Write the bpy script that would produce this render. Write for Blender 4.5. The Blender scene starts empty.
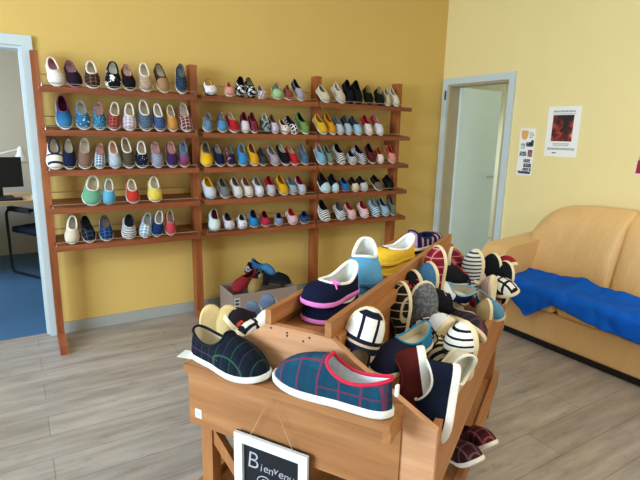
import bpy, bmesh, math, random
from mathutils import Vector, Matrix
random.seed(7)
S = bpy.context.scene
COL = S.collection

# ------------------------------------------------------------------ camera
cam_data = bpy.data.cameras.new('camera')
cam_data.sensor_width = 36.0
cam_data.lens = 490.0 / 640.0 * 36.0
cam_data.clip_start = 0.02
cam = bpy.data.objects.new('camera', cam_data)
COL.objects.link(cam)
cam.matrix_world = Matrix(((0.85208877, 0.09380496, -0.51492267, -3.76995),
                           (-0.52295646, 0.19295543, -0.83023174, -3.77774),
                           (0.02147727, 0.97671328, 0.21347107, 1.45),
                           (0, 0, 0, 1)))
S.camera = cam

# ------------------------------------------------------------------ light
S.view_settings.view_transform = 'Standard'
S.view_settings.look = 'None'
S.view_settings.gamma = 1.0
S.view_settings.use_curve_mapping = False
S.view_settings.exposure = 0.06
w = bpy.data.worlds.new('world'); S.world = w
w.use_nodes = True
w.node_tree.nodes['Background'].inputs[0].default_value = (0.62, 0.78, 1.0, 1)
w.node_tree.nodes['Background'].inputs[1].default_value = 1.0


def area(name, loc, target, sx, sy, power, col):
    l = bpy.data.lights.new(name, 'AREA'); l.shape = 'RECTANGLE'
    l.size = sx; l.size_y = sy; l.energy = power; l.color = col
    o = bpy.data.objects.new(name, l); COL.objects.link(o)
    o.location = loc
    o.rotation_euler = (Vector(target) - Vector(loc)).to_track_quat('-Z', 'Y').to_euler()
    return o


# daylight through the left and office windows, plus added rear, overhead and passage fills
area('daylight_side_window', (-7.15, -2.7, 1.7), (-1.0, -2.4, 1.1), 2.2, 1.5, 270, (0.68, 0.85, 1.0))
area('rear_fill', (-3.3, -6.75, 1.75), (-2.6, 0.0, 1.1), 2.2, 1.5, 24, (0.84, 0.93, 1.0))  # soft fill added behind the camera, set in an unseen rear window
area('overhead_fill', (-1.8, -3.9, 2.86), (-1.8, -3.9, 0.0), 1.2, 0.5, 36, (1.0, 0.93, 0.80))  # unseen overhead light added as a soft, steep component
area('daylight_office_window', (-5.4, 1.5, 1.7), (-3.6, 1.2, 0.6), 1.2, 1.3, 60, (0.62, 0.80, 1.0))
area('passage_fill', (1.1, 1.35, 1.7), (0.5, -0.3, 1.2), 0.8, 1.2, 75, (0.80, 0.97, 1.0))  # fill added inside the closed passage to brighten the door leaf


# ------------------------------------------------------------------ materials
def node_mat(name, rough=0.6, spec=0.5):
    m = bpy.data.materials.new(name); m.use_nodes = True
    nt = m.node_tree
    b = nt.nodes['Principled BSDF']
    b.inputs['Roughness'].default_value = rough
    b.inputs['Specular IOR Level'].default_value = spec
    return m, nt, b


class G:
    """small helper that writes node graphs"""
    def __init__(s, nt):
        s.nt = nt; s._tc = None

    def n(s, t, **k):
        x = s.nt.nodes.new(t)
        for a, v in k.items(): setattr(x, a, v)
        return x

    def link(s, a, b): s.nt.links.new(a, b)

    def setin(s, sock, v):
        if isinstance(v, bpy.types.NodeSocket): s.link(v, sock)
        else: sock.default_value = v

    def co(s):
        if s._tc is None: s._tc = s.n('ShaderNodeTexCoord').outputs['Object']
        return s._tc

    def map(s, scale=(1, 1, 1), rot=(0, 0, 0), loc=(0, 0, 0)):
        m = s.n('ShaderNodeMapping'); s.link(s.co(), m.inputs[0])
        m.inputs['Scale'].default_value = scale; m.inputs['Rotation'].default_value = rot
        m.inputs['Location'].default_value = loc
        return m.outputs[0]

    def noise(s, scale, vec=None, detail=3.0, rough=0.55):
        x = s.n('ShaderNodeTexNoise'); s.link(vec or s.co(), x.inputs['Vector'])
        x.inputs['Scale'].default_value = scale; x.inputs['Detail'].default_value = detail
        x.inputs['Roughness'].default_value = rough
        return x.outputs['Fac']

    def math(s, op, a, b=0.0):
        x = s.n('ShaderNodeMath', operation=op)
        s.setin(x.inputs[0], a); s.setin(x.inputs[1], b)
        return x.outputs[0]

    def mix(s, f, a, b, mode='MIX'):
        x = s.n('ShaderNodeMix', data_type='RGBA', blend_type=mode)
        s.setin(x.inputs[0], f); s.setin(x.inputs[6], a); s.setin(x.inputs[7], b)
        return x.outputs[2]

    def ramp(s, f, stops):
        x = s.n('ShaderNodeValToRGB'); s.link(f, x.inputs[0])
        e = x.color_ramp.elements
        while len(e) < len(stops): e.new(0.5)
        for i, (p, c) in enumerate(stops):
            e[i].position = p; e[i].color = c
        return x.outputs[0]

    def xyz(s):
        x = s.n('ShaderNodeSeparateXYZ'); s.link(s.co(), x.inputs[0]); return x.outputs

    def stripe(s, sock, freq, width, off=0.0):
        f = s.math('FRACT', s.math('ADD', s.math('MULTIPLY', sock, freq), off))
        return s.math('LESS_THAN', f, width)

    def bump(s, h, strength, dist, bsdf):
        b = s.n('ShaderNodeBump'); b.inputs['Strength'].default_value = strength
        b.inputs['Distance'].default_value = dist
        s.link(h, b.inputs['Height']); s.link(b.outputs[0], bsdf.inputs['Normal'])


def srgb(h):
    if isinstance(h, (tuple, list)): v = [c / 255.0 for c in h]
    else: v = [int(h[i:i + 2], 16) / 255.0 for i in (0, 2, 4)]
    return tuple((c / 12.92 if c <= 0.04045 else ((c + 0.055) / 1.055) ** 2.4) for c in v) + (1.0,)


def plain(name, col, rough=0.6, spec=0.4, var=0.12, scale=20.0, metal=0.0, bump=0.0):
    m, nt, b = node_mat(name, rough, spec); g = G(nt)
    c = srgb(col)
    dk = tuple(x * (1 - var) for x in c[:3]) + (1,)
    lt = tuple(min(1, x * (1 + var)) for x in c[:3]) + (1,)
    n = g.noise(scale)
    g.link(g.mix(n, dk, lt), b.inputs['Base Color'])
    b.inputs['Metallic'].default_value = metal
    if bump: g.bump(g.noise(scale * 3), bump, 0.01, b)
    return m


def wood(name, c1, c2, c3, axis='x', rough=0.45, fine=1.0, spec=0.4):
    """grain running along the given local axis"""
    m, nt, b = node_mat(name, rough, spec); g = G(nt)
    sc = {'x': (0.8, 11, 11), 'y': (11, 0.8, 11), 'z': (11, 11, 0.8)}[axis]
    v = g.map(tuple(k * fine for k in sc))
    n1 = g.noise(1.6, v, 5.0, 0.6)
    n2 = g.noise(7.0, v, 3.0, 0.5)
    c = g.ramp(n1, [(0.28, srgb(c1)), (0.52, srgb(c2)), (0.75, srgb(c3))])
    c = g.mix(g.math('MULTIPLY', n2, 0.45), c, srgb(c1))
    g.link(c, b.inputs['Base Color'])
    g.bump(n2, 0.08, 0.01, b)
    return m


_fc = {}


def fab(kind, *cols, **kw):
    """woven upper material of a slipper: solid, plaid, tartan, stripe, long, dots, toe, fleck, blotch, ombre, bands"""
    key = (kind, cols, tuple(sorted(kw.items())))
    if key in _fc: return _fc[key]
    m, nt, b = node_mat('fabric_' + kind, kw.get('rough', 0.9), kw.get('spec', 0.15)); g = G(nt)
    C = [srgb(c) for c in cols]
    X, Y, Z = g.xyz()
    f = kw.get('f', 30.0)
    if kind == 'solid': c = g.mix(g.noise(60), C[0], tuple(x * 0.75 for x in C[0][:3]) + (1,))
    elif kind == 'plaid':          # broad checks of two colours with thin third coloured lines
        c = g.mix(g.math('MULTIPLY', g.stripe(X, f, 0.5, 0.25), 0.55), C[0], C[1])
        c = g.mix(g.math('MULTIPLY', g.stripe(Y, f, 0.5, 0.1), 0.55), c, C[1])
        c = g.mix(g.math('MULTIPLY', g.stripe(X, f, 0.12, 0.5), 0.8), c, C[2])
        c = g.mix(g.math('MULTIPLY', g.stripe(Y, f, 0.12, 0.35), 0.8), c, C[2])
    elif kind == 'check':          # bold wide dark bars on a pale ground
        wd = kw.get('w', 0.24)
        c = g.mix(g.stripe(X, f, wd, 0.5 + wd / 2), C[0], C[1])
        c = g.mix(g.stripe(Y, f * kw.get('fy', 0.8), wd, 0.3), c, C[1])
        if len(C) > 2: c = g.mix(g.math('LESS_THAN', Y, -0.105), c, g.mix(g.stripe(Y, 22, 0.5), C[2], C[1]))
    elif kind == 'stripe':
        c = g.mix(g.stripe(Y, f, kw.get('w', 0.5), kw.get('o', 0.0)), C[0], C[1])
    elif kind == 'long':
        c = g.mix(g.stripe(X, f, kw.get('w', 0.4), 0.5 + kw.get('w', 0.4) / 2), C[0], C[1])
    elif kind == 'dots':
        v = g.n('ShaderNodeTexVoronoi'); g.link(g.co(), v.inputs['Vector']); v.inputs['Scale'].default_value = f
        c = g.mix(g.math('LESS_THAN', v.outputs['Distance'], kw.get('w', 0.33)), C[0], C[1])
    elif kind == 'toe':            # vamp of another colour than the quarters
        c = g.mix(g.math('GREATER_THAN', g.math('ADD', Y, g.math('MULTIPLY', Z, 0.35)), kw.get('at', -0.125)), C[0], C[1])
        if len(C) > 2:
            v = g.n('ShaderNodeTexVoronoi'); g.link(g.co(), v.inputs['Vector']); v.inputs['Scale'].default_value = 55
            c = g.mix(g.math('LESS_THAN', v.outputs['Distance'], 0.28), c, C[2])
    elif kind == 'fleck':
        c = g.mix(g.math('GREATER_THAN', g.noise(f * 3), 0.52), C[0], C[1])
    elif kind == 'blotch':
        c = g.mix(g.math('GREATER_THAN', g.noise(f), kw.get('t', 0.55)), C[0], C[1])
    elif kind == 'ombre':
        r = g.math('MULTIPLY', Y, -1 / 0.16)
        c = g.mix(r, C[0], C[1])
    elif kind == 'bands':
        a = g.math('LESS_THAN', g.math('ABSOLUTE', g.math('ADD', Y, 0.045)), 0.009)
        c = g.mix(a, C[0], C[1])
        a = g.math('LESS_THAN', g.math('ABSOLUTE', g.math('ADD', Y, 0.115)), 0.008)
        c = g.mix(a, c, C[1])
    elif kind == 'herotartan':
        c = C[0]
        c = g.mix(g.math('MULTIPLY', g.stripe(Y, f, 0.45, 0.2), 0.5), c, C[1])
        c = g.mix(g.math('MULTIPLY', g.stripe(X, f, 0.45, 0.2), 0.5), c, C[1])
        c = g.mix(g.math('MULTIPLY', g.stripe(Y, f * 0.5, kw.get('w', 0.06), 0.4), 0.75), c, C[2])
        c = g.mix(g.math('MULTIPLY', g.stripe(X, f * 0.5, kw.get('w', 0.06), 0.27), 0.75), c, C[2])
        c = g.mix(g.math('MULTIPLY', g.stripe(Y, f * 0.5, kw.get('w', 0.06), 0.9), 0.7), c, C[3])
        zl = g.math('LESS_THAN', g.math('ABSOLUTE', g.math('SUBTRACT', Z, 0.036)), 0.0016)
        c = g.mix(g.math('MULTIPLY', g.math('MULTIPLY', zl, g.math('LESS_THAN', Y, -0.125)), 0.75), c, C[3])
    n = g.noise(140)
    c = g.mix(0.35, c, g.mix(n, (0.55, 0.55, 0.55, 1), (1.15, 1.15, 1.15, 1)), 'MULTIPLY')
    g.link(c, b.inputs['Base Color'])
    g.bump(g.noise(260), 0.25, 0.004, b)
    _fc[key] = m
    return m


_pc = {}


def col(c, rough=0.75):
    k = (c, rough)
    if k not in _pc: _pc[k] = plain('trim_cloth', c, rough, 0.2, 0.08, 90.0)
    return _pc[k]


WALL = plain('yellow_wall_paint', (220, 186, 108), 0.75, 0.25, 0.03, 2.0, bump=0.03)
WALLR = plain('yellow_wall_lit', (238, 220, 160), 0.75, 0.25, 0.03, 2.0, bump=0.03)  # same yellow made paler: cooler, brighter light on this wall put into colour
CEIL = plain('white_ceiling_paint', (236, 232, 222), 0.9, 0.2, 0.02)
GREYWALL = plain('grey_beige_wall_paint', (206, 194, 174), 0.85, 0.2, 0.03)
PASSAGE = plain('pale_passage_paint', (205, 200, 178), 0.85, 0.2, 0.03)
FRAME = plain('pale_blue_grey_gloss_paint', (198, 212, 216), 0.4, 0.45, 0.03)
JAMB = plain('beige_jamb_paint', (176, 160, 128), 0.5, 0.4, 0.05)
LEAF = plain('pale_green_white_door_paint', (218, 232, 228), 0.5, 0.4, 0.02)
SKIRT = plain('grey_tile_skirting', (165, 168, 165), 0.4, 0.4, 0.10, 8.0)
RACKW = wood('red_brown_stained_wood', (106, 52, 28), (148, 80, 46), (172, 102, 62), 'x', 0.42)
RACKZ = wood('red_brown_stained_upright', (118, 60, 30), (160, 90, 48), (182, 112, 64), 'z', 0.42)
RACKY = wood('red_brown_stained_foot', (118, 58, 32), (156, 86, 54), (178, 106, 70), 'y', 0.42)
PINE = wood('honey_pine', (142, 88, 46), (174, 116, 66), (194, 140, 90), 'x', 0.42)
PINEY = wood('honey_pine_end_board', (176, 122, 84), (206, 156, 114), (220, 176, 138), 'y', 0.45)
PINEY2 = wood('honey_pine_ledge_and_shade', (136, 86, 46), (168, 116, 70), (190, 140, 92), 'y', 0.45)  # for the ledge; its darker tone also paints shade on the apron
PINEZ = wood('honey_pine_leg', (142, 88, 46), (170, 114, 66), (190, 134, 86), 'z', 0.45)
KNOT = plain('dark_screw_head', (58, 40, 28), 0.5)
STEEL = plain('steel_wire', (196, 190, 182), 0.3, 0.5, 0.05, metal=0.9)
BLACKP = plain('black_plastic', (22, 23, 27), 0.5, 0.4)
BLACKC = plain('black_woven_cloth', (24, 28, 44), 0.9, 0.2, 0.3, 60)
DESKW = wood('light_beech_desk', (188, 150, 100), (214, 178, 128), (222, 190, 146), 'x', 0.4)
PAPER = plain('white_paper', (240, 240, 236), 0.8, 0.2, 0.02)
WHITEP = plain('white_enamel', (238, 236, 228), 0.35, 0.5, 0.02)
BLUEFL = plain('blue_office_floor', (58, 98, 134), 0.38, 0.4, 0.15, 5.0)


def floor_mat():
    m, nt, b = node_mat('grey_oak_laminate', 0.34, 0.45); g = G(nt)
    br = g.n('ShaderNodeTexBrick'); g.link(g.map((1, 1, 1)), br.inputs['Vector'])
    br.offset = 0.37; br.squash = 1.0
    br.inputs['Color1'].default_value = srgb((172, 164, 158)); br.inputs['Color2'].default_value = srgb((160, 152, 146))
    br.inputs['Mortar'].default_value = srgb((134, 124, 116)); br.inputs['Scale'].default_value = 1.0
    br.inputs['Mortar Size'].default_value = 0.0022; br.inputs['Brick Width'].default_value = 1.25
    br.inputs['Row Height'].default_value = 0.19; br.inputs['Bias'].default_value = 0.0
    v = g.map((0.9, 7.0, 1))
    n = g.noise(1.8, v, 6.0, 0.62)
    c = g.mix(0.75, br.outputs[0], g.ramp(n, [(0.25, (0.50, 0.46, 0.42, 1)), (0.5, (0.92, 0.90, 0.88, 1)), (0.72, (1.28, 1.26, 1.22, 1))]), 'MULTIPLY')
    n4 = g.noise(2.2, g.map((1.6, 5.0, 1), loc=(4, 2, 0)), 6.0, 0.7)
    c = g.mix(0.8, c, g.ramp(n4, [(0.30, (0.62, 0.58, 0.54, 1)), (0.42, (0.95, 0.94, 0.92, 1)), (0.65, (1.12, 1.12, 1.12, 1))]), 'MULTIPLY')
    n5 = g.noise(9.0, g.map((1.0, 4.0, 1), loc=(1, 7, 0)), 4.0, 0.65)
    c = g.mix(g.math('MULTIPLY', g.math('GREATER_THAN', n5, 0.66), 0.35), c, srgb((84, 70, 58)))
    g.link(c, b.inputs['Base Color'])
    n2 = g.noise(3.0, g.map((1.5, 22, 1)), 4.0)
    g.bump(n2, 0.12, 0.006, b)
    g.link(g.math('ADD', g.math('MULTIPLY', n2, 0.2), 0.24), b.inputs['Roughness'])
    return m


def leather_mat():
    m, nt, b = node_mat('tan_leather', 0.36, 0.5); g = G(nt)
    n = g.noise(3.0, None, 3.0)
    g.link(g.mix(n, srgb((220, 176, 116)), srgb((232, 192, 134))), b.inputs['Base Color'])
    g.bump(g.noise(7.0, g.map((1, 1.6, 0.7)), 3.0), 0.35, 0.03, b)
    return m


def blue_cloth_mat():
    m, nt, b = node_mat('royal_blue_cotton', 0.85, 0.15); g = G(nt)
    n = g.noise(6.0)
    g.link(g.mix(n, srgb((8, 82, 196)), srgb((14, 104, 222))), b.inputs['Base Color'])
    g.bump(g.noise(150), 0.15, 0.004, b)
    return m


FLOOR = floor_mat(); LEATHER = leather_mat(); BLUE = blue_cloth_mat()


# ------------------------------------------------------------------ mesh helpers
def link(name, me, mat, parent=None):
    o = bpy.data.objects.new(name, me); COL.objects.link(o)
    if mat is not None:
        if not me.materials: me.materials.append(mat)
        else: o.material_slots[0].link = 'OBJECT'; o.material_slots[0].material = mat
    if parent: o.parent = parent
    return o


def tag(o, label, cat, group=None, kind=None):
    o['label'] = label; o['category'] = cat
    if group: o['group'] = group
    if kind: o['kind'] = kind
    return o


def thing(name, label, cat, loc=(0, 0, 0), rz=0.0, group=None):
    o = bpy.data.objects.new(name, None); COL.objects.link(o)
    o.empty_display_size = 0.05
    o.location = loc; o.rotation_euler = (0, 0, rz)
    return tag(o, label, cat, group)


def finish(bm, bevel=0.0, seg=2, smooth=True, name='mesh', recalc=True):
    if bevel > 0:
        bmesh.ops.bevel(bm, geom=[e for e in bm.edges if e.is_manifold and e.calc_face_angle(0) > 0.5],
                        offset=bevel, segments=seg, affect='EDGES', profile=0.5, clamp_overlap=True)
    if recalc: bmesh.ops.recalc_face_normals(bm, faces=bm.faces)
    me = bpy.data.meshes.new(name)
    bm.to_mesh(me); bm.free()
    if smooth:
        for p in me.polygons: p.use_smooth = True
        try: me.set_sharp_from_angle(angle=math.radians(38))
        except Exception: pass
    return me


def add_box(bm, x0, y0, z0, x1, y1, z1, mtx=None):
    vs = [bm.verts.new(v) for v in ((x0, y0, z0), (x1, y0, z0), (x1, y1, z0), (x0, y1, z0), (x0, y0, z1), (x1, y0, z1), (x1, y1, z1), (x0, y1, z1))]
    if mtx is not None:
        for v in vs: v.co = mtx @ v.co
    for f in ((0, 3, 2, 1), (4, 5, 6, 7), (0, 1, 5, 4), (1, 2, 6, 5), (2, 3, 7, 6), (3, 0, 4, 7)):
        bm.faces.new([vs[i] for i in f])
    return vs


def box(name, b, mat, parent=None, bevel=0.003, rot=None):
    bm = bmesh.new(); add_box(bm, *b)
    return link(name, finish(bm, bevel, name=name), mat, parent)


def add_prism(bm, pts, axis, a, b2):
    """polygon pts extruded along axis ('x','y','z') between a and b2"""
    def v(p, t):
        return {'x': (t, p[0], p[1]), 'y': (p[0], t, p[1]), 'z': (p[0], p[1], t)}[axis]
    lo = [bm.verts.new(v(p, a)) for p in pts]; hi = [bm.verts.new(v(p, b2)) for p in pts]
    bm.faces.new(lo); bm.faces.new(hi[::-1])
    n = len(pts)
    for i in range(n):
        bm.faces.new((lo[i], hi[i], hi[(i + 1) % n], lo[(i + 1) % n]))


def prism(name, pts, axis, a, b2, mat, parent=None, bevel=0.003):
    bm = bmesh.new(); add_prism(bm, pts, axis, a, b2)
    return link(name, finish(bm, bevel, name=name), mat, parent)


def add_tube(bm, pts, r, seg=8, closed=False, cap=True):
    pts = [Vector(p) for p in pts]
    n = len(pts); rings = []
    prev = None
    for i, p in enumerate(pts):
        if closed: t = pts[(i + 1) % n] - pts[i - 1]
        else: t = pts[min(i + 1, n - 1)] - pts[max(i - 1, 0)]
        t.normalize()
        if prev is None:
            a = Vector((0, 0, 1)) if abs(t.z) < 0.9 else Vector((1, 0, 0))
            u = t.cross(a).normalized()
        else:
            u = (prev - t * prev.dot(t)).normalized()
        prev = u
        v = t.cross(u)
        rr = r[i] if isinstance(r, (list, tuple)) else r
        rings.append([bm.verts.new(p + (u * math.cos(k * 2 * math.pi / seg) + v * math.sin(k * 2 * math.pi / seg)) * rr) for k in range(seg)])
    m = n if closed else n - 1
    for i in range(m):
        A, B = rings[i], rings[(i + 1) % n]
        for k in range(seg):
            bm.faces.new((A[k], A[(k + 1) % seg], B[(k + 1) % seg], B[k]))
    if not closed and cap:
        bm.faces.new(rings[0][::-1]); bm.faces.new(rings[-1])


def tube(name, pts, r, mat, parent=None, seg=8, closed=False):
    bm = bmesh.new(); add_tube(bm, pts, r, seg, closed)
    return link(name, finish(bm, name=name), mat, parent)


def add_ball(bm, c, rx, ry, rz, u=16, v=10):
    m = Matrix.Translation(c) @ Matrix.Diagonal((rx, ry, rz, 1))
    bmesh.ops.create_uvsphere(bm, u_segments=u, v_segments=v, radius=1.0, matrix=m)


def struct(o):
    o['kind'] = 'structure'; return o


# ------------------------------------------------------------------ room shell
XL, YR, HC = -7.0, -6.6, 2.95
XO = -5.25
T = 0.12
struct(box('floor', (XL - T, YR - T, -0.06, 0.12, -0.0, 0.0), FLOOR, bevel=0))
struct(box('ceiling', (XL - T, YR - T, HC, T, T, HC + 0.1), CEIL, bevel=0))


def walled(name, axis, at, thick, lo, hi, holes, mat):
    """wall slab in one mesh with rectangular openings (lo, hi along the wall, z0, z1)"""
    bm = bmesh.new()
    xs = sorted({lo, hi} | {h[0] for h in holes} | {h[1] for h in holes})
    zs = sorted({0.0, HC} | {h[2] for h in holes} | {h[3] for h in holes})
    for i in range(len(xs) - 1):
        for j in range(len(zs) - 1):
            mx, mz = (xs[i] + xs[i + 1]) / 2, (zs[j] + zs[j + 1]) / 2
            if any(h[0] < mx < h[1] and h[2] < mz < h[3] for h in holes): continue
            if axis == 'x': add_box(bm, xs[i], min(at, at + thick), zs[j], xs[i + 1], max(at, at + thick), zs[j + 1])
            else: add_box(bm, min(at, at + thick), xs[i], zs[j], max(at, at + thick), xs[i + 1], zs[j + 1])
    bmesh.ops.remove_doubles(bm, verts=bm.verts, dist=1e-5)
    dup = {}
    for f in list(bm.faces):
        k = tuple(sorted(v.index for v in f.verts)) if False else tuple(sorted((round(v.co.x, 4), round(v.co.y, 4), round(v.co.z, 4)) for v in f.verts))
        dup.setdefault(k, []).append(f)
    bmesh.ops.delete(bm, geom=[f for fs in dup.values() if len(fs) > 1 for f in fs], context='FACES')
    return struct(link(name, finish(bm, 0, smooth=False, name=name), mat))


DL0, DL1, DLH = -4.46, -3.672, 1.945          # doorway to the office
DR0, DR1, DRH = -0.815, -0.085, 1.945         # doorway to the passage
walled('wall_back', 'x', 0.0, T, XL - T, T, [(DL0, DL1, -0.01, DLH)], WALL)
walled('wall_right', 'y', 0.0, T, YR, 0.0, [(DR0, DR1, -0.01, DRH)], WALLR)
walled('wall_left', 'y', XL, -T, YR, 0.0, [(-3.9, -1.5, 0.9, 2.5)], WALL)
walled('wall_rear', 'x', YR, -T, XL - T, T, [(-4.5, -2.1, 0.95, 2.5)], WALL)


def window(name, axis, at, lo, hi, z0, z1, mull):
    bm = bmesh.new()
    bars = [(lo, lo + 0.06, z0, z1), (hi - 0.06, hi, z0, z1), (lo + 0.06, hi - 0.06, z0, z0 + 0.06), (lo + 0.06, hi - 0.06, z1 - 0.06, z1)]
    for m in mull: bars.append((m - 0.035, m + 0.035, z0 + 0.06, z1 - 0.06))
    for a, b2, c, d in bars:
        if axis == 'y': add_box(bm, at - 0.09, a, c, at - 0.04, b2, d)
        else: add_box(bm, a, at - 0.09, c, b2, at - 0.04, d)
    return struct(link(name, finish(bm, 0.003, name=name), FRAME))


window('window_1', 'y', XL, -3.9, -1.5, 0.9, 2.5, (-2.7,))
window('window_2', 'x', YR, -4.5, -2.1, 0.95, 2.5, (-3.3,))  # unseen rear window added around the soft fill


def skirting(name, axis, at, lo, hi):
    bm = bmesh.new()
    if axis == 'x': add_box(bm, lo, at - 0.012, 0, hi, at, 0.082)
    else: add_box(bm, at - 0.012, lo, 0, at, hi, 0.082)
    return struct(link(name, finish(bm, 0.002, name=name), SKIRT))


skirting('baseboard_back', 'x', 0.0, DL1 + 0.064, -0.002)
skirting('baseboard_right', 'y', 0.0, YR, DR0 - 0.064)


def casing(name, axis, lo, hi, top, wd, proj):
    """door casing around an opening, standing proud of the wall on the room side"""
    bm = bmesh.new()
    pts = [(lo - wd, 0), (lo - wd, top + wd), (hi + wd, top + wd), (hi + wd, 0), (hi, 0), (hi, top), (lo, top), (lo, 0)]
    if axis == 'x': add_prism(bm, pts, 'y', -proj, 0.0)
    else: add_prism(bm, pts, 'x', -proj, 0.0)
    return struct(link(name, finish(bm, 0.004, name=name), FRAME))


casing('trim_1', 'x', DL0, DL1, DLH, 0.062, 0.022)
casing('trim_2', 'y', DR0, DR1, DRH, 0.060, 0.022)
# linings of the two doorways
def lining(name, axis, lo, hi, top, mat):
    bm = bmesh.new()
    pts = [(lo, 0), (lo, top), (hi, top), (hi, 0), (hi - 0.018, 0), (hi - 0.018, top - 0.018), (lo + 0.018, top - 0.018), (lo + 0.018, 0)]
    add_prism(bm, pts, 'y' if axis == 'x' else 'x', 0.001, T + 0.02)
    return struct(link(name, finish(bm, 0.002, name=name), mat))


lining('trim_3', 'x', DL0, DL1, DLH, FRAME)
lining('trim_4', 'y', DR0, DR1, DRH, JAMB)

bm = bmesh.new(); add_box(bm, -2.45, -4.20, 2.885, -1.15, -3.60, 2.95)
struct(link('trim_8', finish(bm, 0.01, name='overhead_fill_housing'), WHITEP))  # unseen housing added above the overhead fill light

# the office seen through the left doorway
struct(box('floor_office', (XO - T, 0.0, -0.06, -2.4, 3.3, -0.001), BLUEFL, bevel=0))
struct(box('wall_office_back', (XO - T, 2.75, 0, -2.4, 2.87, HC), GREYWALL, bevel=0))
struct(box('wall_office_right', (-2.5, T, 0, -2.4, 2.75, HC), GREYWALL, bevel=0))
walled('wall_office_left', 'y', XO, -T, T, 2.75, [(0.9, 2.1, 0.9, 2.3)], GREYWALL)
struct(box('ceiling_office', (XO - T, T, HC, -2.4, 2.87, HC + 0.1), CEIL, bevel=0))
struct(box('trim_5', (DL0, -0.004, -0.001, DL1, 0.03, 0.008), wood('threshold_oak', (120, 104, 90), (160, 146, 130), (176, 160, 146)), bevel=0.002))

# the passage seen through the right doorway
struct(box('floor_passage', (T, -1.6, -0.06, 2.2, 1.6, -0.001), FLOOR, bevel=0))
struct(box('wall_passage_end', (2.1, -1.6, 0, 2.2, 1.6, HC), PASSAGE, bevel=0))
struct(box('wall_passage_far', (T, 1.5, 0, 2.2, 1.6, HC), PASSAGE, bevel=0))
struct(box('wall_passage_near', (T, -1.6, 0, 2.2, -1.5, HC), PASSAGE, bevel=0))
struct(box('ceiling_passage', (T, -1.6, 2.6, 2.2, 1.6, 2.7), PASSAGE, bevel=0))
# door leaf swung fully open into the passage
leaf = struct(box('door_1', (T + 0.02, -0.136, 0.01, T + 0.62, -0.100, 1.925), LEAF, bevel=0.003))
hb = bmesh.new(); add_tube(hb, [(T + 0.57, -0.137, 1.02), (T + 0.57, -0.175, 1.02), (T + 0.46, -0.178, 1.02)], 0.009)
link('handle', finish(hb, name='handle'), STEEL, leaf)
pf = bmesh.new()
for yy in (-0.92, -0.72): pass
for a in ((0.88, -0.20, 0, 0.95, -0.12, 2.0), (0.88, 0.62, 0, 0.95, 0.70, 2.0), (0.88, -0.12, 1.93, 0.95, 0.62, 2.0)): pass
pf.free()
struct(box('trim_6', (T + 0.70, -0.20, 0, T + 0.76, -0.12, 2.05), JAMB))
hg = bmesh.new(); add_tube(hg, [(-0.030, -0.072, 1.80), (-0.030, -0.072, 1.89)], 0.008)
struct(link('trim_7', finish(hg, name='hinge'), KNOT))

# ------------------------------------------------------------------ shoe rack
rack = thing('shoe_rack', 'long red-brown wooden shoe rack with five slanting rows of shelves on the yellow wall', 'shoe rack', (0, 0, 0))
PB = [(-3.634, -3.590), (-2.655, -2.600), (-1.602, -1.548), (-0.732, -0.680)]
for i, (a, b2) in enumerate(PB):
    box('post', (a, -0.17, 0.0, b2, -0.085, 1.905), RACKZ, rack, 0.004)
    box('foot', (a - 0.002, -0.40, 0.0, b2 + 0.002, -0.171, 0.07), RACKY, rack, 0.004)
    box('wall_spacer', (a + 0.005, -0.084, 1.35, b2 - 0.005, -0.002, 1.45), RACKZ, rack, 0.002)
SECT = [(-3.607, -2.640), (-2.603, -1.640), (-1.633, -0.648)]
SHZ = [1.655, 1.397, 1.148, 0.908, 0.660]
for a, b2 in SECT:
    for zi, z in enumerate(SHZ):
        bm = bmesh.new()
        add_prism(bm, [(-0.28, z), (-0.28, z + 0.035), (-0.262, z + 0.035), (-0.004, z + 0.064), (-0.004, z + 0.042), (-0.262, z + 0.012)], 'x', a, b2)
        link('shelf', finish(bm, 0.003, name='shelf'), RACKW, rack)
        zz = z + 0.035
        tube('front_rail', [(a + 0.014, -0.271, zz - 0.002), (a + 0.014, -0.271, zz + 0.022), (b2 - 0.014, -0.271, zz + 0.022), (b2 - 0.014, -0.271, zz - 0.002)], 0.0022, STEEL, rack, 6)
        tube('back_rail', [(a, -0.100, zz + 0.085), (b2, -0.100, zz + 0.085)], 0.0028, STEEL, rack, 6)

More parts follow.
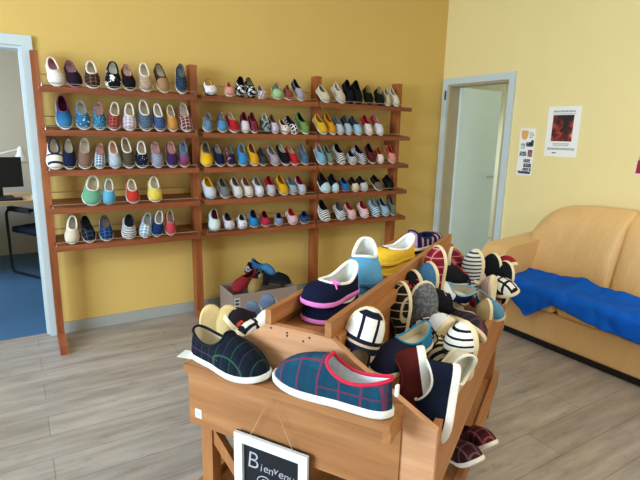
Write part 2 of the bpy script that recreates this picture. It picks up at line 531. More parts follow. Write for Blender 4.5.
# ------------------------------------------------------------------ slippers
def slipper_meshes(nphi=36, nb=7, tongue=0.0, fleece=0.0055, wideopen=1.0, vampz=0.078, heelz=0.074, front=0.44, tongue_y=0.02):
    """meshes of a closed slip-on: toe tip at y=0, heel at y=-0.27, sole bottom at z=0"""
    L = 0.27
    prof = [(0, 0), (.015, .017), (.05, .029), (.12, .041), (.22, .049), (.32, .0515), (.45, .0475), (.6, .040), (.75, .0375), (.88, .0345), (.95, .026), (.985, .015), (1, 0)]

    def hw(t):
        for (a, va), (b2, vb) in zip(prof, prof[1:]):
            if t <= b2: return va + (vb - va) * (t - a) / (b2 - a)
        return 0.0

    def outline(phi, t0=0.0, t1=1.0, k=1.0, dx=0.0):
        s = 1 if phi <= math.pi else -1
        q = phi if phi <= math.pi else 2 * math.pi - phi
        t = t0 + (t1 - t0) * (1 - math.cos(q)) / 2
        return Vector((s * hw(t) * k, -L * t, 0))

    phis = [i * 2 * math.pi / nphi for i in range(nphi)]
    P = [outline(p) for p in phis]

    def opening(phi):
        q = phi if phi <= math.pi else 2 * math.pi - phi
        s = 1 if phi <= math.pi else -1
        t = front + (0.985 - front) * (1 - math.cos(q)) / 2
        x = s * 0.0305 * wideopen * math.sin(q) ** 0.72 * (1.0 + 0.12 * math.cos(q)) if 0 < q < math.pi else 0
        c = math.cos(q)
        z = 0.054 + (vampz - 0.054 + tongue) * max(0, c) ** 2.2 + (heelz - 0.054) * max(0, -c) ** 1.6
        y = -L * t
        if tongue: y += -tongue_y * max(0, c) ** 8
        return Vector((x, y, z))
    O = [opening(p) for p in phis]
    out = {}
    # sole
    bm = bmesh.new()
    rings = []
    for kz, kk in ((0.0, 0.97), (0.004, 1.045), (0.013, 1.05), (0.017, 1.02)):
        r = []
        for p, phi in zip(P, phis):
            c = Vector((0, -L / 2, 0))
            spring = 0.006 * max(0, 1 + p.y / (L * 0.25)) ** 2
            q = Vector((p.x * kk, -L / 2 + (p.y + L / 2) * (1 + (kk - 1) * 0.5), kz + spring))
            r.append(bm.verts.new(q))
        rings.append(r)
    n = nphi
    for A, B in zip(rings, rings[1:]):
        for i in range(n): bm.faces.new((A[i], A[(i + 1) % n], B[(i + 1) % n], B[i]))
    bm.faces.new(rings[0]); bm.faces.new(rings[-1])
    out['sole'] = finish(bm, name='sole')
    # upper
    bm = bmesh.new(); rings = []
    for j in range(nb + 1):
        b2 = j / nb; r = []
        for p, o, phi in zip(P, O, phis):
            c = math.cos(phi)
            p0 = Vector((p.x, p.y, 0.012))
            zc = 0.040 + 0.034 * max(0, c) ** 1.3 + 0.006 * max(0, -c)
            ctrl = Vector((p.x * 1.06, p.y + (0.004 if c < 0 else 0) - 0.010 * max(0, c), zc))
            if c > 0:
                # vamp ridge: keep a rounded toe box
                ctrl = ctrl.lerp(Vector((o.x * 0.3 + p.x * 0.75, p.y * 0.86 + o.y * 0.14, 0.071)), 0.45 * c)
            q = p0 * (1 - b2) ** 2 + ctrl * 2 * b2 * (1 - b2) + o * b2 ** 2
            r.append(bm.verts.new(q))
        rings.append(r)
    for A, B in zip(rings, rings[1:]):
        for i in range(n): bm.faces.new((A[i], A[(i + 1) % n], B[(i + 1) % n], B[i]))
    out['upper'] = finish(bm, name='upper')
    # lining and footbed
    bm = bmesh.new(); rings = []
    cen = Vector((0, -L * 0.71, 0.06))
    ins = [outline(p, 0.33, 0.965, 0.86) + Vector((0, 0, 0.021)) for p in phis]
    for b2 in (0.0, 0.12, 0.35, 0.65, 1.0):
        r = []
        for o, i2 in zip(O, ins):
            o2 = Vector((o.x * 0.95, cen.y + (o.y - cen.y) * 0.96, o.z + 0.001))
            ctrl = Vector((i2.x * 0.98, i2.y, o.z * 0.6))
            r.append(bm.verts.new(o2 * (1 - b2) ** 2 + ctrl * 2 * b2 * (1 - b2) + i2 * b2 ** 2))
        rings.append(r)
    for A, B in zip(rings, rings[1:]):
        for i in range(n): bm.faces.new((A[i], B[i], B[(i + 1) % n], A[(i + 1) % n]))
    bm.faces.new(rings[-1])
    out['lining'] = finish(bm, name='lining', recalc=False)
    # collar binding
    bm = bmesh.new(); add_tube(bm, [o + Vector((0, 0, 0.0005)) for o in O], fleece, 6, closed=True)
    out['collar'] = finish(bm, name='collar')
    return out


SLIM = slipper_meshes(26, 5, 0.0, 0.0030)
THICK = slipper_meshes(26, 5, 0.0, 0.0062)
PAIRB = slipper_meshes(44, 8, 0.0, 0.0055, 1.0, 0.074, 0.080, 0.42)
HERO = slipper_meshes(56, 9, 0.012, 0.0038, 1.05)
PAIRM = slipper_meshes(44, 8, 0.0, 0.0050, 1.16, 0.064, 0.100, 0.36)


def slipper(meshes, M4, fabric, lining, trim, sole, label, cat, group, name='slipper'):
    r = bpy.data.objects.new(name, None); COL.objects.link(r); r.empty_display_size = 0.03
    r.matrix_world = M4
    tag(r, label, cat, group)
    for part, mat in (('sole', sole), ('upper', fabric), ('lining', lining), ('collar', trim)):
        o = bpy.data.objects.new(part, meshes[part]); COL.objects.link(o); o.parent = r
        if not meshes[part].materials: meshes[part].materials.append(mat)
        o.material_slots[0].link = 'OBJECT'; o.material_slots[0].material = mat
    return r


def frame(toe, d, up, L, W, H):
    """matrix of a slipper whose toe tip is at toe, pointing along d with its back turned to up"""
    y = Vector(d).normalized(); u = Vector(up)
    z = (u - y * u.dot(y)).normalized(); x = y.cross(z)
    m = Matrix((x, y, z)).transposed().to_4x4()
    return Matrix.Translation(toe) @ m @ Matrix.Diagonal((W / 0.103, L / 0.27, H, 1))


CREAM = 'e6dcc4'; WHITE = 'eceae4'; RUB = 'e2dccb'
SECNAME = ('left', 'middle', 'right'); ROWNAME = ('top', 'second', 'third', 'fourth', 'bottom')
ORD = ('first', 'second', 'third', 'fourth', 'fifth', 'sixth', 'seventh', 'eighth', 'ninth', 'tenth')
# section, row, place, toe x, sideways lean, length, width, back lean, fabric, lining, trim, sole, thick collar, description
SHELF = [
    (0, 0, 0, -3.498, -0.183, 0.174, 0.090, 1.047, ('fleck', 'f2efe8', 'dcd6cc'), 'b4808a', 'f0dcdc', 'eceae4', 1, 'white textured slipper with pink lining'),
    (0, 0, 1, -3.394, -0.234, 0.165, 0.091, 1.047, ('fleck', '1c1420', '30202e'), 'b89098', '5e2c44', 'b07c98', 0, 'black slipper with mauve lining'),
    (0, 0, 2, -3.300, -0.036, 0.167, 0.093, 1.047, ('plaid', '4a342c', '2c1e1a', '8a6a54', {'f': 30.0}), 'cdbfa4', 'ece6da', 'eceae4', 1, 'brown plaid slipper with white fleece collar'),
    (0, 0, 3, -3.182, 0.066, 0.179, 0.101, 1.047, ('blotch', '14161c', 'f0f0ec', {'f': 22.0, 't': 0.58}), 'dcdad4', '14161c', 'eceae4', 1, 'black slipper with white patches'),
    (0, 0, 4, -3.074, -0.110, 0.169, 0.083, 1.047, ('fleck', '100e12', '201418'), 'd8c4bc', '9c2030', 'e6dcc4', 0, 'black slipper with red lining'),
    (0, 0, 5, -2.972, -0.036, 0.188, 0.091, 1.047, ('fleck', 'c0a68c', '9c8268'), 'd6c8ae', 'e8e0d0', 'eceae4', 1, 'beige furry slipper with cream collar'),
    (0, 0, 6, -2.848, -0.175, 0.197, 0.086, 1.047, ('toe', '241c1a', 'a07c5c', {'at': -0.1}), 'd8ccb4', '4a3a30', 'e6dcc4', 1, 'brown and black fur slipper'),
    (0, 0, 7, -2.736, 0.064, 0.212, 0.081, 1.047, ('fleck', '1c2a3c', '3a5064'), '8c9298', '1c2430', 'eceae4', 0, 'glossy blue-black slipper'),
    (0, 1, 0, -3.479, -0.031, 0.216, 0.092, 1.047, ('ombre', '3a86b8', '20386c'), '3c1026', '8c2850', 'eceae4', 0, 'plain blue slipper with dark magenta lining'),
    (0, 1, 1, -3.370, -0.061, 0.182, 0.087, 1.047, ('dots', '2a6c9c', 'e0e0d0', {'f': 34.0, 'w': 0.24}), 'b4b4a8', '8c9ca4', 'eceae4', 0, 'blue slipper with cream dots'),
    (0, 1, 2, -3.281, 0.051, 0.181, 0.082, 1.047, ('fleck', '1c4c78', '58a4bc'), 'c8b4a8', 'b84c50', 'e6dcc4', 0, 'speckled blue slipper with red collar'),
    (0, 1, 3, -3.199, 0.152, 0.185, 0.083, 1.047, ('plaid', '9c3c34', '742c2c', 'b87468', {'f': 34.0}), 'c8b8a0', 'e4d8c8', 'eceae4', 1, 'brick red plaid slipper with cream collar'),
    (0, 1, 4, -3.099, 0.094, 0.182, 0.088, 1.047, ('plaid', 'd8ccd4', 'a088a4', 'f0ece8', {'f': 34.0}), 'd0c4ac', 'ece8e0', 'eceae4', 1, 'lilac and white check slipper'),
    (0, 1, 5, -2.985, -0.034, 0.210, 0.093, 1.047, ('fleck', '48586c', '64748a'), 'c4b89c', 'e8e4da', 'eceae4', 1, 'grey-blue denim slipper with white collar'),
    (0, 1, 6, -2.891, -0.068, 0.187, 0.081, 1.047, ('fleck', '34486c', '4c6288'), 'd0c8b8', 'ece8e0', 'eceae4', 1, 'dark blue denim slipper with white collar'),
    (0, 1, 7, -2.805, -0.049, 0.184, 0.075, 1.047, ('solid', 'd09048'), 'c8bca0', 'ddd4c0', 'eceae4', 0, 'tan orange slipper with cream lining'),
    (0, 1, 8, -2.706, -0.063, 0.206, 0.090, 1.047, ('plaid', 'a04040', '20242c', 'e4e0d8', {'f': 36.0}), 'cfc8b8', 'c4a098', 'eceae4', 0, 'red, black and white tartan slipper'),
    (0, 2, 0, -3.555, 0.013, 0.196, 0.098, 1.047, ('bands', 'ece8dc', '1c2848'), 'cfc2aa', '1c2848', 'eceae4', 1, 'white slipper with two navy bands'),
    (0, 2, 1, -3.476, 0.042, 0.197, 0.084, 1.047, ('solid', '1c2444'), 'd2c8b4', '2a3050', 'e6dcc4', 0, 'plain navy slipper with cream lining'),
    (0, 2, 2, -3.388, 0.088, 0.203, 0.088, 1.047, ('solid', '8a6a5c'), 'd4ccba', 'c4b4a4', 'eceae4', 0, 'taupe brown slipper with cream lining'),
    (0, 2, 3, -3.302, 0.139, 0.168, 0.070, 1.047, ('plaid', 'a4bcd0', '2c4c80', 'f0f0f0', {'f': 38.0}), 'd8b8a8', '98404c', 'eceae4', 0, 'blue check slipper with red sides'),
    (0, 2, 4, -3.199, -0.042, 0.178, 0.078, 1.047, ('fleck', 'b4c4d0', 'a0b0c0'), 'dcb4a0', 'e8c8b8', 'eceae4', 1, 'pale blue slipper with peach collar'),
    (0, 2, 5, -3.110, -0.067, 0.207, 0.086, 1.047, ('fleck', '443c30', '5c5444'), 'b8ac90', 'e4dcc8', 'eceae4', 1, 'dark olive slipper with cream collar'),
    (0, 2, 6, -3.031, 0.065, 0.181, 0.087, 1.047, ('dots', '181c30', 'c8d0dc', {'f': 60.0, 'w': 0.22}), 'c8c0b0', 'e8e4da', 'eceae4', 1, 'black slipper with tiny white dots'),
    (0, 2, 7, -2.918, -0.061, 0.182, 0.082, 1.047, ('fleck', '7c8498', 'a0a4b4'), 'd4b8b0', 'b04858', 'eceae4', 0, 'grey lilac slipper with red collar'),
    (0, 2, 8, -2.819, 0.006, 0.183, 0.083, 1.047, ('fleck', '342048', '4c2c58'), 'd4b0ac', 'cc6c74', 'eceae4', 0, 'dark purple slipper with pink collar'),
    (0, 2, 9, -2.737, 0.045, 0.184, 0.077, 1.047, ('ombre', '8c2038', '54648c'), '8c9cb0', '7c90a8', 'eceae4', 0, 'crimson slipper with silvery blue cuff'),
    (0, 3, 0, -3.370, 0.180, 0.197, 0.116, 1.047, ('solid', '74b494'), 'cdc4aa', 'e6dfcc', 'eceae4', 1, 'mint green slipper with cream fleece collar'),
    (0, 3, 1, -3.259, 0.099, 0.169, 0.082, 1.047, ('solid', '64b4d8'), 'c8c4b4', 'd4d4cc', '7cb8d0', 1, 'sky blue slipper'),
    (0, 3, 2, -3.098, -0.029, 0.160, 0.087, 1.047, ('solid', 'cc3c30'), 'd0c4ac', 'e0d4c4', 'eceae4', 1, 'orange red slipper with cream collar'),
    (0, 3, 3, -2.949, 0.000, 0.175, 0.096, 1.047, ('solid', 'ecd458'), 'd4cab0', 'e8e0cc', 'eceae4', 1, 'yellow slipper with cream collar'),
    (0, 4, 0, -3.502, 0.116, 0.182, 0.086, 1.047, ('toe', 'e4dcca', 'd8ccb8'), 'b8b4a4', 'f0ece0', 'eceae4', 1, 'off-white slipper with thick white collar'),
    (0, 4, 1, -3.387, -0.145, 0.178, 0.085, 1.047, ('plaid', '1c2234', '101420', '4c5468', {'f': 24.0}), '18181c', '14141a', 'eceae4', 0, 'dark navy plaid slipper with black lining'),
    (0, 4, 2, -3.284, -0.032, 0.171, 0.086, 1.047, ('plaid', '1c3c74', '14284c', '4878a8', {'f': 28.0}), '8c7c70', '243454', 'eceae4', 0, 'dark blue plaid slipper'),
    (0, 4, 3, -3.145, 0.098, 0.167, 0.095, 1.047, ('stripe', 'e8e8e4', '202840', {'f': 58.0}), '282c38', '20243a', 'eceae4', 0, 'white slipper with narrow navy stripes'),
    (0, 4, 4, -3.044, 0.277, 0.175, 0.082, 1.047, ('plaid', 'b8ccd8', '7090a8', 'f0f4f4', {'f': 32.0}), 'a0a8a8', 'b4b8b4', 'eceae4', 0, 'pale blue and white tartan slipper'),
    (0, 4, 5, -2.961, 0.256, 0.184, 0.083, 1.047, ('solid', '1c3468'), 'b4b4ac', 'd8d8d0', 'eceae4', 1, 'dark blue slipper with white collar'),
    (0, 4, 6, -2.855, 0.058, 0.174, 0.078, 1.047, ('solid', 'c44850'), 'a09080', 'b8a898', 'eceae4', 0, 'coral red slipper'),
    (1, 0, 0, -2.512, -0.280, 0.112, 0.091, 0.908, ('blotch', 'ece4e8', 'b8a0c0', {'f': 26.0, 't': 0.6}), 'e8c860', '3c2028', '181a20', 0, 'white floral slipper with yellow lining'),
    (1, 0, 1, -2.380, -0.034, 0.095, 0.071, 0.908, ('stripe', 'e0a898', 'c87868', {'f': 50.0}), 'c88c70', 'cc8468', 'e6dcc4', 0, 'pink coral striped slipper'),
    (1, 0, 2, -2.300, 0.144, 0.155, 0.079, 0.908, ('blotch', '14161a', 'e8e8ec', {'f': 30.0, 't': 0.5}), '181818', '121216', '181a20', 1, 'black slipper with white flowers'),
    (1, 0, 3, -2.203, -0.103, 0.151, 0.080, 0.908, ('blotch', '14161a', 'e0e0e8', {'f': 31.0, 't': 0.5}), 'b0a080', '121216', '181a20', 1, 'black white-flowered slipper'),
    (1, 0, 4, -2.108, -0.529, 0.090, 0.074, 0.908, ('blotch', 'd8ccc8', '84787c', {'f': 34.0, 't': 0.52}), 'a89488', 'c4b8b0', 'e6dcc4', 0, 'white and grey floral slipper'),
    (1, 0, 5, -1.992, 0.074, 0.123, 0.090, 0.908, ('toe', '3c7858', '9cc48c'), 'd09890', '5c9878', 'e6dcc4', 0, 'green slipper with pale green front'),
    (1, 0, 6, -1.884, -0.150, 0.111, 0.069, 0.908, ('stripe', '985040', '6c3038', {'f': 48.0}), 'b07048', 'a86850', 'e6dcc4', 0, 'red brown striped slipper'),
    (1, 0, 7, -1.775, -0.222, 0.184, 0.074, 0.908, ('toe', '3c3840', 'a49ca8'), '101014', '8c848c', 'e6dcc4', 0, 'grey lilac slipper with black lining'),
    (1, 1, 0, -2.556, 0.129, 0.143, 0.071, 0.908, ('fleck', '506c88', '7890a8'), '98907c', '5c7084', 'e6dcc4', 0, 'faded denim slipper'),
    (1, 1, 1, -2.442, 0.036, 0.152, 0.072, 0.908, ('toe', '28486c', '5484b0'), 'b4a890', '3c587c', 'e6dcc4', 0, 'blue slipper with brighter front'),
    (1, 1, 2, -2.343, -0.177, 0.163, 0.076, 0.908, ('solid', 'bc2030'), 'd0c4a8', 'a42430', 'eceae4', 0, 'bright red slipper with cream lining'),
    (1, 1, 3, -2.259, 0.024, 0.161, 0.066, 0.908, ('toe', '701c2c', 'd8ccd4'), '701c2c', '7c2434', 'eceae4', 0, 'dark red slipper with pale front'),
    (1, 1, 4, -2.185, -0.031, 0.160, 0.067, 0.908, ('dots', '6c1c30', 'a8687c', {'f': 50.0}), '781c2c', '7c2030', 'eceae4', 0, 'burgundy slipper'),
    (1, 1, 5, -2.083, -0.014, 0.155, 0.075, 0.908, ('blotch', '8c9498', '20242c', {'f': 34.0, 't': 0.5}), 'b0ac94', 'c8c8c0', '181a20', 0, 'grey and black slipper'),
    (1, 1, 6, -2.006, -0.148, 0.150, 0.069, 0.908, ('toe', '6c4c3c', 'c8bcc8'), '745440', '8c7060', 'eceae4', 0, 'brown slipper with lilac front'),
    (1, 1, 7, -1.904, -0.468, 0.119, 0.070, 0.908, ('dots', 'e4dcd4', 'a83c3c', {'f': 40.0}), '6c4834', 'd8c8b8', 'eceae4', 0, 'white slipper with red specks'),
    (1, 1, 8, -1.827, -0.424, 0.153, 0.078, 0.908, ('check', '1c2028', 'e0e0e4', {'f': 30.0, 'w': 0.35}), '28282c', '1c2028', 'eceae4', 0, 'black and white check slipper'),
    (1, 1, 9, -1.724, -0.276, 0.188, 0.079, 0.908, ('toe', '5c8440', '6c9450'), '101410', '587c40', 'eceae4', 0, 'green slipper with black lining'),
    (1, 2, 0, -2.567, 0.053, 0.190, 0.089, 0.908, ('ombre', 'f0c028', 'd89c18'), '6c6454', '7c7460', 'c8b888', 1, 'yellow slipper'),
    (1, 2, 1, -2.459, -0.102, 0.173, 0.076, 0.908, ('solid', '181e3c'), 'a8a898', '303448', 'e6dcc4', 0, 'navy slipper with pale lining'),
    (1, 2, 2, -2.380, 0.025, 0.163, 0.073, 0.908, ('blotch', '1c2038', 'c06c78', {'f': 16.0, 't': 0.6}), '8c9080', '28304c', 'e6dcc4', 0, 'navy slipper with pink patch'),
    (1, 2, 3, -2.282, 0.040, 0.174, 0.078, 0.908, ('solid', '3c8cc8'), '90887c', '58a0d4', 'e6dcc4', 0, 'bright sky blue slipper'),
    (1, 2, 4, -2.182, -0.086, 0.185, 0.083, 0.908, ('solid', 'e4a428'), '7c5c48', 'e0a838', 'eceae4', 0, 'golden yellow slipper'),
    (1, 2, 5, -2.110, -0.122, 0.137, 0.069, 0.908, ('fleck', '181a1c', '4c5054'), '50504c', '28282c', 'e6dcc4', 0, 'black and grey speckled slipper'),
    (1, 2, 6, -1.996, -0.294, 0.163, 0.077, 0.908, ('fleck', '948894', 'b0a4b0'), '8c8078', 'a09498', 'e6dcc4', 0, 'grey lilac slipper'),
    (1, 2, 7, -1.906, -0.193, 0.195, 0.082, 0.908, ('solid', '14141c'), 'd0c8b4', '1c1c24', 'eceae4', 0, 'black slipper with cream lining'),
    (1, 2, 8, -1.823, -0.269, 0.173, 0.075, 0.908, ('solid', 'c02434'), 'ccb898', 'a42c38', 'eceae4', 0, 'red slipper with cream lining'),
    (1, 2, 9, -1.729, -0.083, 0.179, 0.076, 0.908, ('fleck', '3c587c', '54708c'), 'a09c90', '4c6484', 'e6dcc4', 0, 'denim blue slipper'),
    (1, 3, 0, -2.535, -0.159, 0.169, 0.087, 0.908, ('solid', 'ccd4e4'), 'b88818', 'ecc030', 'a4a8b8', 0, 'bluish white slipper with yellow lining'),
    (1, 3, 1, -2.420, -0.197, 0.158, 0.078, 0.908, ('solid', '74747a'), '544c3c', '787468', 'e6dcc4', 0, 'plain grey slipper'),
    (1, 3, 2, -2.314, -0.212, 0.164, 0.075, 0.908, ('solid', 'dcd8d4'), '745c54', 'b4a494', 'eceae4', 0, 'white slipper with brown lining'),
    (1, 3, 3, -2.227, -0.201, 0.160, 0.076, 0.908, ('solid', 'e0d8cc'), '84604c', 'b87454', 'eceae4', 0, 'cream slipper with terracotta collar'),
    (1, 3, 4, -2.137, -0.161, 0.156, 0.077, 0.908, ('dots', 'dcdce8', '8c90b0', {'f': 48.0, 'w': 0.3}), '84807c', '98989c', 'eceae4', 0, 'white slipper with blue spots'),
    (1, 3, 5, -2.036, -0.094, 0.161, 0.074, 0.908, ('toe', '9c1c28', 'b8b4c0'), '981824', 'a41c28', 'eceae4', 0, 'red slipper with pale front'),
    (1, 3, 6, -1.918, -0.217, 0.171, 0.083, 0.908, ('solid', 'e0a824'), 'a06814', 'e4ac30', 'eceae4', 0, 'deep yellow slipper'),
    (1, 3, 7, -1.834, -0.210, 0.147, 0.072, 0.908, ('stripe', 'c8d8dc', '1c3c4c', {'f': 44.0}), '7c8484', '34505c', 'e6dcc4', 0, 'teal and white striped slipper'),
    (1, 3, 8, -1.749, -0.250, 0.156, 0.081, 0.908, ('solid', 'c0c4d8'), '7c1420', '841c28', 'eceae4', 0, 'pale lilac slipper with red lining'),
    (1, 4, 0, -2.522, 0.101, 0.170, 0.089, 0.908, ('fleck', 'c8d8d8', 'e0e4e0'), '601020', 'b4b8b0', '94a8a8', 0, 'pale mint slipper with dark red lining'),
    (1, 4, 1, -2.389, -0.235, 0.131, 0.083, 0.908, ('fleck', 'd4c8d0', 'c0b4c0'), '28302c', '4c5850', '708078', 0, 'pale pinkish slipper with green edging'),
    (1, 4, 2, -2.289, -0.100, 0.109, 0.080, 0.908, ('dots', 'dcdce4', '3c4484', {'f': 36.0, 'w': 0.27}), '2c342c', 'c4c8c8', 'eceae4', 0, 'white slipper with navy dots'),
    (1, 4, 3, -2.194, 0.007, 0.138, 0.077, 0.908, ('solid', '2c88cc'), '281c24', '1c2c44', 'e6dcc4', 0, 'vivid blue slipper with dark lining'),
    (1, 4, 4, -2.085, -0.143, 0.123, 0.079, 0.908, ('solid', 'bc2c4c'), '341820', '8c2438', 'e6dcc4', 0, 'crimson pink slipper'),
    (1, 4, 5, -1.972, -0.042, 0.093, 0.076, 0.908, ('fleck', '7880a4', '9498b4'), '1c1c28', '2c3044', 'e6dcc4', 0, 'slate lilac slipper'),
    (1, 4, 6, -1.827, -0.277, 0.134, 0.089, 0.908, ('solid', 'e0bcc4'), '982c24', 'bc4c38', 'eceae4', 0, 'pale pink slipper with red-orange lining'),
    (1, 4, 7, -1.716, -0.328, 0.096, 0.090, 0.908, ('solid', '2c4c7c'), '14202c', '1c3454', 'e6dcc4', 0, 'navy blue slipper'),
    (2, 0, 0, -1.529, -0.382, 0.153, 0.080, 0.855, ('fleck', 'd0c4a8', 'bcb090'), '8c8468', 'ddd4bc', 'eceae4', 0, 'cream beige slipper'),
    (2, 0, 1, -1.380, -0.210, 0.185, 0.086, 0.855, ('fleck', 'ccc0a8', 'b4a890'), 'c4bca4', 'ece8dc', 'eceae4', 0, 'beige slipper with white collar'),
    (2, 0, 2, -1.308, 0.146, 0.233, 0.090, 0.855, ('solid', '14141e'), '0c0c12', '14141c', '181a20', 0, 'tall black-navy slipper'),
    (2, 0, 3, -1.220, 0.177, 0.238, 0.091, 0.855, ('solid', '101018'), '0c0c12', '101018', '181a20', 0, 'black slipper'),
    (2, 0, 4, -1.102, 0.142, 0.186, 0.084, 0.855, ('solid', '101014'), 'b09c74', '14141a', '181a20', 0, 'black slipper with tan lining'),
    (2, 0, 5, -0.986, 0.197, 0.181, 0.086, 0.855, ('solid', '141418'), 'b4a480', '18181e', '181a20', 0, 'black slipper with light heel'),
    (2, 0, 6, -0.896, 0.093, 0.173, 0.065, 0.855, ('solid', 'c4b494'), 'a89c80', 'd4c8ac', 'eceae4', 0, 'sand beige slipper'),
    (2, 0, 7, -0.792, -0.124, 0.179, 0.074, 0.855, ('fleck', 'dcd4c4', 'c8bca8'), 'b0a488', 'e0d8c8', 'eceae4', 0, 'cream white slipper'),
    (2, 1, 0, -1.551, -0.266, 0.185, 0.081, 0.855, ('solid', 'e4b42c'), '8c6418', 'ecc040', 'eceae4', 0, 'bright yellow slipper'),
    (2, 1, 1, -1.467, -0.142, 0.198, 0.074, 0.855, ('solid', 'dc9820'), 'a86418', 'd89018', 'eceae4', 0, 'orange yellow slipper'),
    (2, 1, 2, -1.386, -0.180, 0.169, 0.074, 0.855, ('toe', '4c5864', 'b4c0c8'), '8c8c84', '606c78', 'e6dcc4', 0, 'grey slipper with pale front'),
    (2, 1, 3, -1.303, -0.074, 0.183, 0.071, 0.855, ('toe', '1c2838', 'a4b8c8'), '686c70', '303c4c', 'e6dcc4', 0, 'navy grey slipper with pale front'),
    (2, 1, 4, -1.191, -0.278, 0.181, 0.080, 0.855, ('toe', '243448', '9cc0d8'), '4c545c', '34485c', 'e6dcc4', 0, 'dark blue slipper with light blue front'),
    (2, 1, 5, -1.083, -0.077, 0.193, 0.077, 0.855, ('toe', 'a81c2c', 'e0d4d0', 'b84850'), 'a01c28', 'b02434', 'eceae4', 0, 'red slipper with white speckled front'),
    (2, 1, 6, -0.959, -0.087, 0.212, 0.083, 0.855, ('toe', 'a81c30', 'd4d4dc'), 'c4b0a4', 'b02438', 'e6dcc4', 0, 'red slipper with white front'),
    (2, 2, 0, -1.564, -0.069, 0.185, 0.082, 0.855, ('solid', '7cb0c8'), '8c8c7c', '94c0d0', 'eceae4', 0, 'light blue slipper'),
    (2, 2, 1, -1.479, -0.155, 0.176, 0.066, 0.855, ('solid', '748478'), '4c5448', '808c80', 'e6dcc4', 0, 'sage green slipper'),
    (2, 2, 2, -1.361, -0.162, 0.194, 0.088, 0.855, ('stripe', '14161c', 'ecece8', {'f': 42.0}), '101014', '14161c', 'eceae4', 0, 'black slipper with white stripes'),
    (2, 2, 3, -1.234, -0.442, 0.120, 0.081, 0.855, ('stripe', '1c2434', 'ececec', {'f': 44.0}), '14181c', '2c5878', 'eceae4', 0, 'navy and white striped slipper'),
    (2, 2, 4, -1.136, -0.279, 0.183, 0.082, 0.855, ('stripe', 'e4e0ec', '201c38', {'f': 48.0}), '1c1c20', '241c2c', 'eceae4', 0, 'purple-navy and white striped slipper'),
    (2, 2, 5, -1.035, -0.018, 0.195, 0.087, 0.855, ('solid', '5c1c24'), '121014', '2c141a', 'e6dcc4', 0, 'burgundy slipper with black lining'),
    (2, 2, 6, -0.944, -0.012, 0.149, 0.070, 0.855, ('toe', 'b43c2c', 'e4d4c4'), 'a03424', 'b84430', 'eceae4', 0, 'coral red slipper with pale front'),
    (2, 2, 7, -0.804, 0.004, 0.179, 0.081, 0.855, ('toe', 'b8402c', 'd88c80'), 'a83828', 'bc4c3c', 'e6dcc4', 0, 'salmon pink slipper'),
    (2, 3, 0, -1.512, -0.201, 0.182, 0.100, 0.855, ('toe', '14161a', 'b8d4e0', {'at': -0.085}), '141416', '181a1e', 'e6dcc4', 0, 'black slipper with pale blue front'),
    (2, 3, 1, -1.420, -0.132, 0.166, 0.076, 0.855, ('toe', '14161a', 'bcd4e0', {'at': -0.08}), '141416', '181a1e', 'e6dcc4', 0, 'black slipper with light blue front'),
    (2, 3, 2, -1.304, -0.311, 0.129, 0.081, 0.855, ('solid', '2c6cac'), '141820', '2c548c', 'b03c4c', 0, 'blue slipper with red sole'),
    (2, 3, 3, -1.201, -0.347, 0.133, 0.078, 0.855, ('toe', '28221e', 'd4c4a4'), '181614', '3c342c', 'e6dcc4', 0, 'black slipper with tan front'),
    (2, 3, 4, -1.101, -0.387, 0.144, 0.083, 0.855, ('toe', '1c1e24', 'bcbcc4'), '181818', '2c2e34', 'e6dcc4', 0, 'black slipper with grey front'),
    (2, 3, 5, -0.930, -0.440, 0.154, 0.089, 0.855, ('toe', '1c1816', '6c6058'), '141210', '24201c', 'e6dcc4', 0, 'dark brown slipper with grey front'),
    (2, 3, 6, -0.805, -0.288, 0.140, 0.091, 0.855, ('solid', '161618'), '101010', '1a1a1c', '181a20', 0, 'black slipper'),
    (2, 4, 0, -1.510, -0.105, 0.196, 0.105, 0.855, ('stripe', '14161c', 'f0f0ec', {'f': 42.0}), '0e0e12', '14161c', 'eceae4', 0, 'black and white striped slipper'),
    (2, 4, 1, -1.342, -0.193, 0.161, 0.090, 0.855, ('stripe', '1c243c', 'f0f0ec', {'f': 44.0}), '5c6468', '2c3448', 'eceae4', 0, 'navy and white striped slipper'),
    (2, 4, 2, -1.223, -0.303, 0.164, 0.087, 0.855, ('stripe', 'c02c40', 'f0ece8', {'f': 44.0}), '983040', 'b42c3c', 'eceae4', 0, 'red and white striped slipper'),
    (2, 4, 3, -1.088, -0.137, 0.159, 0.089, 0.855, ('stripe', 'c82c48', 'f0e4e8', {'f': 44.0, 'w': 0.6}), '8c3038', 'b02c3c', 'eceae4', 0, 'pinkish red and white striped slipper'),
    (2, 4, 4, -0.961, -0.091, 0.183, 0.085, 0.855, ('stripe', '5888b0', 'dce4e8', {'f': 36.0, 'w': 0.4}), '8c9498', '7494ac', 'eceae4', 0, 'light blue slipper with white stripes'),
    (2, 4, 5, -0.843, -0.212, 0.181, 0.087, 0.855, ('toe', '3c4854', '90b0cc', {'at': -0.16}), '24282c', '8cacc8', 'e6dcc4', 0, 'pale blue slipper with dark lining'),
    (2, 4, 6, -0.770, 0.115, 0.188, 0.064, 0.855, ('solid', '6c7464'), '3c4034', '747c6c', 'e6dcc4', 0, 'grey-green slipper'),
]
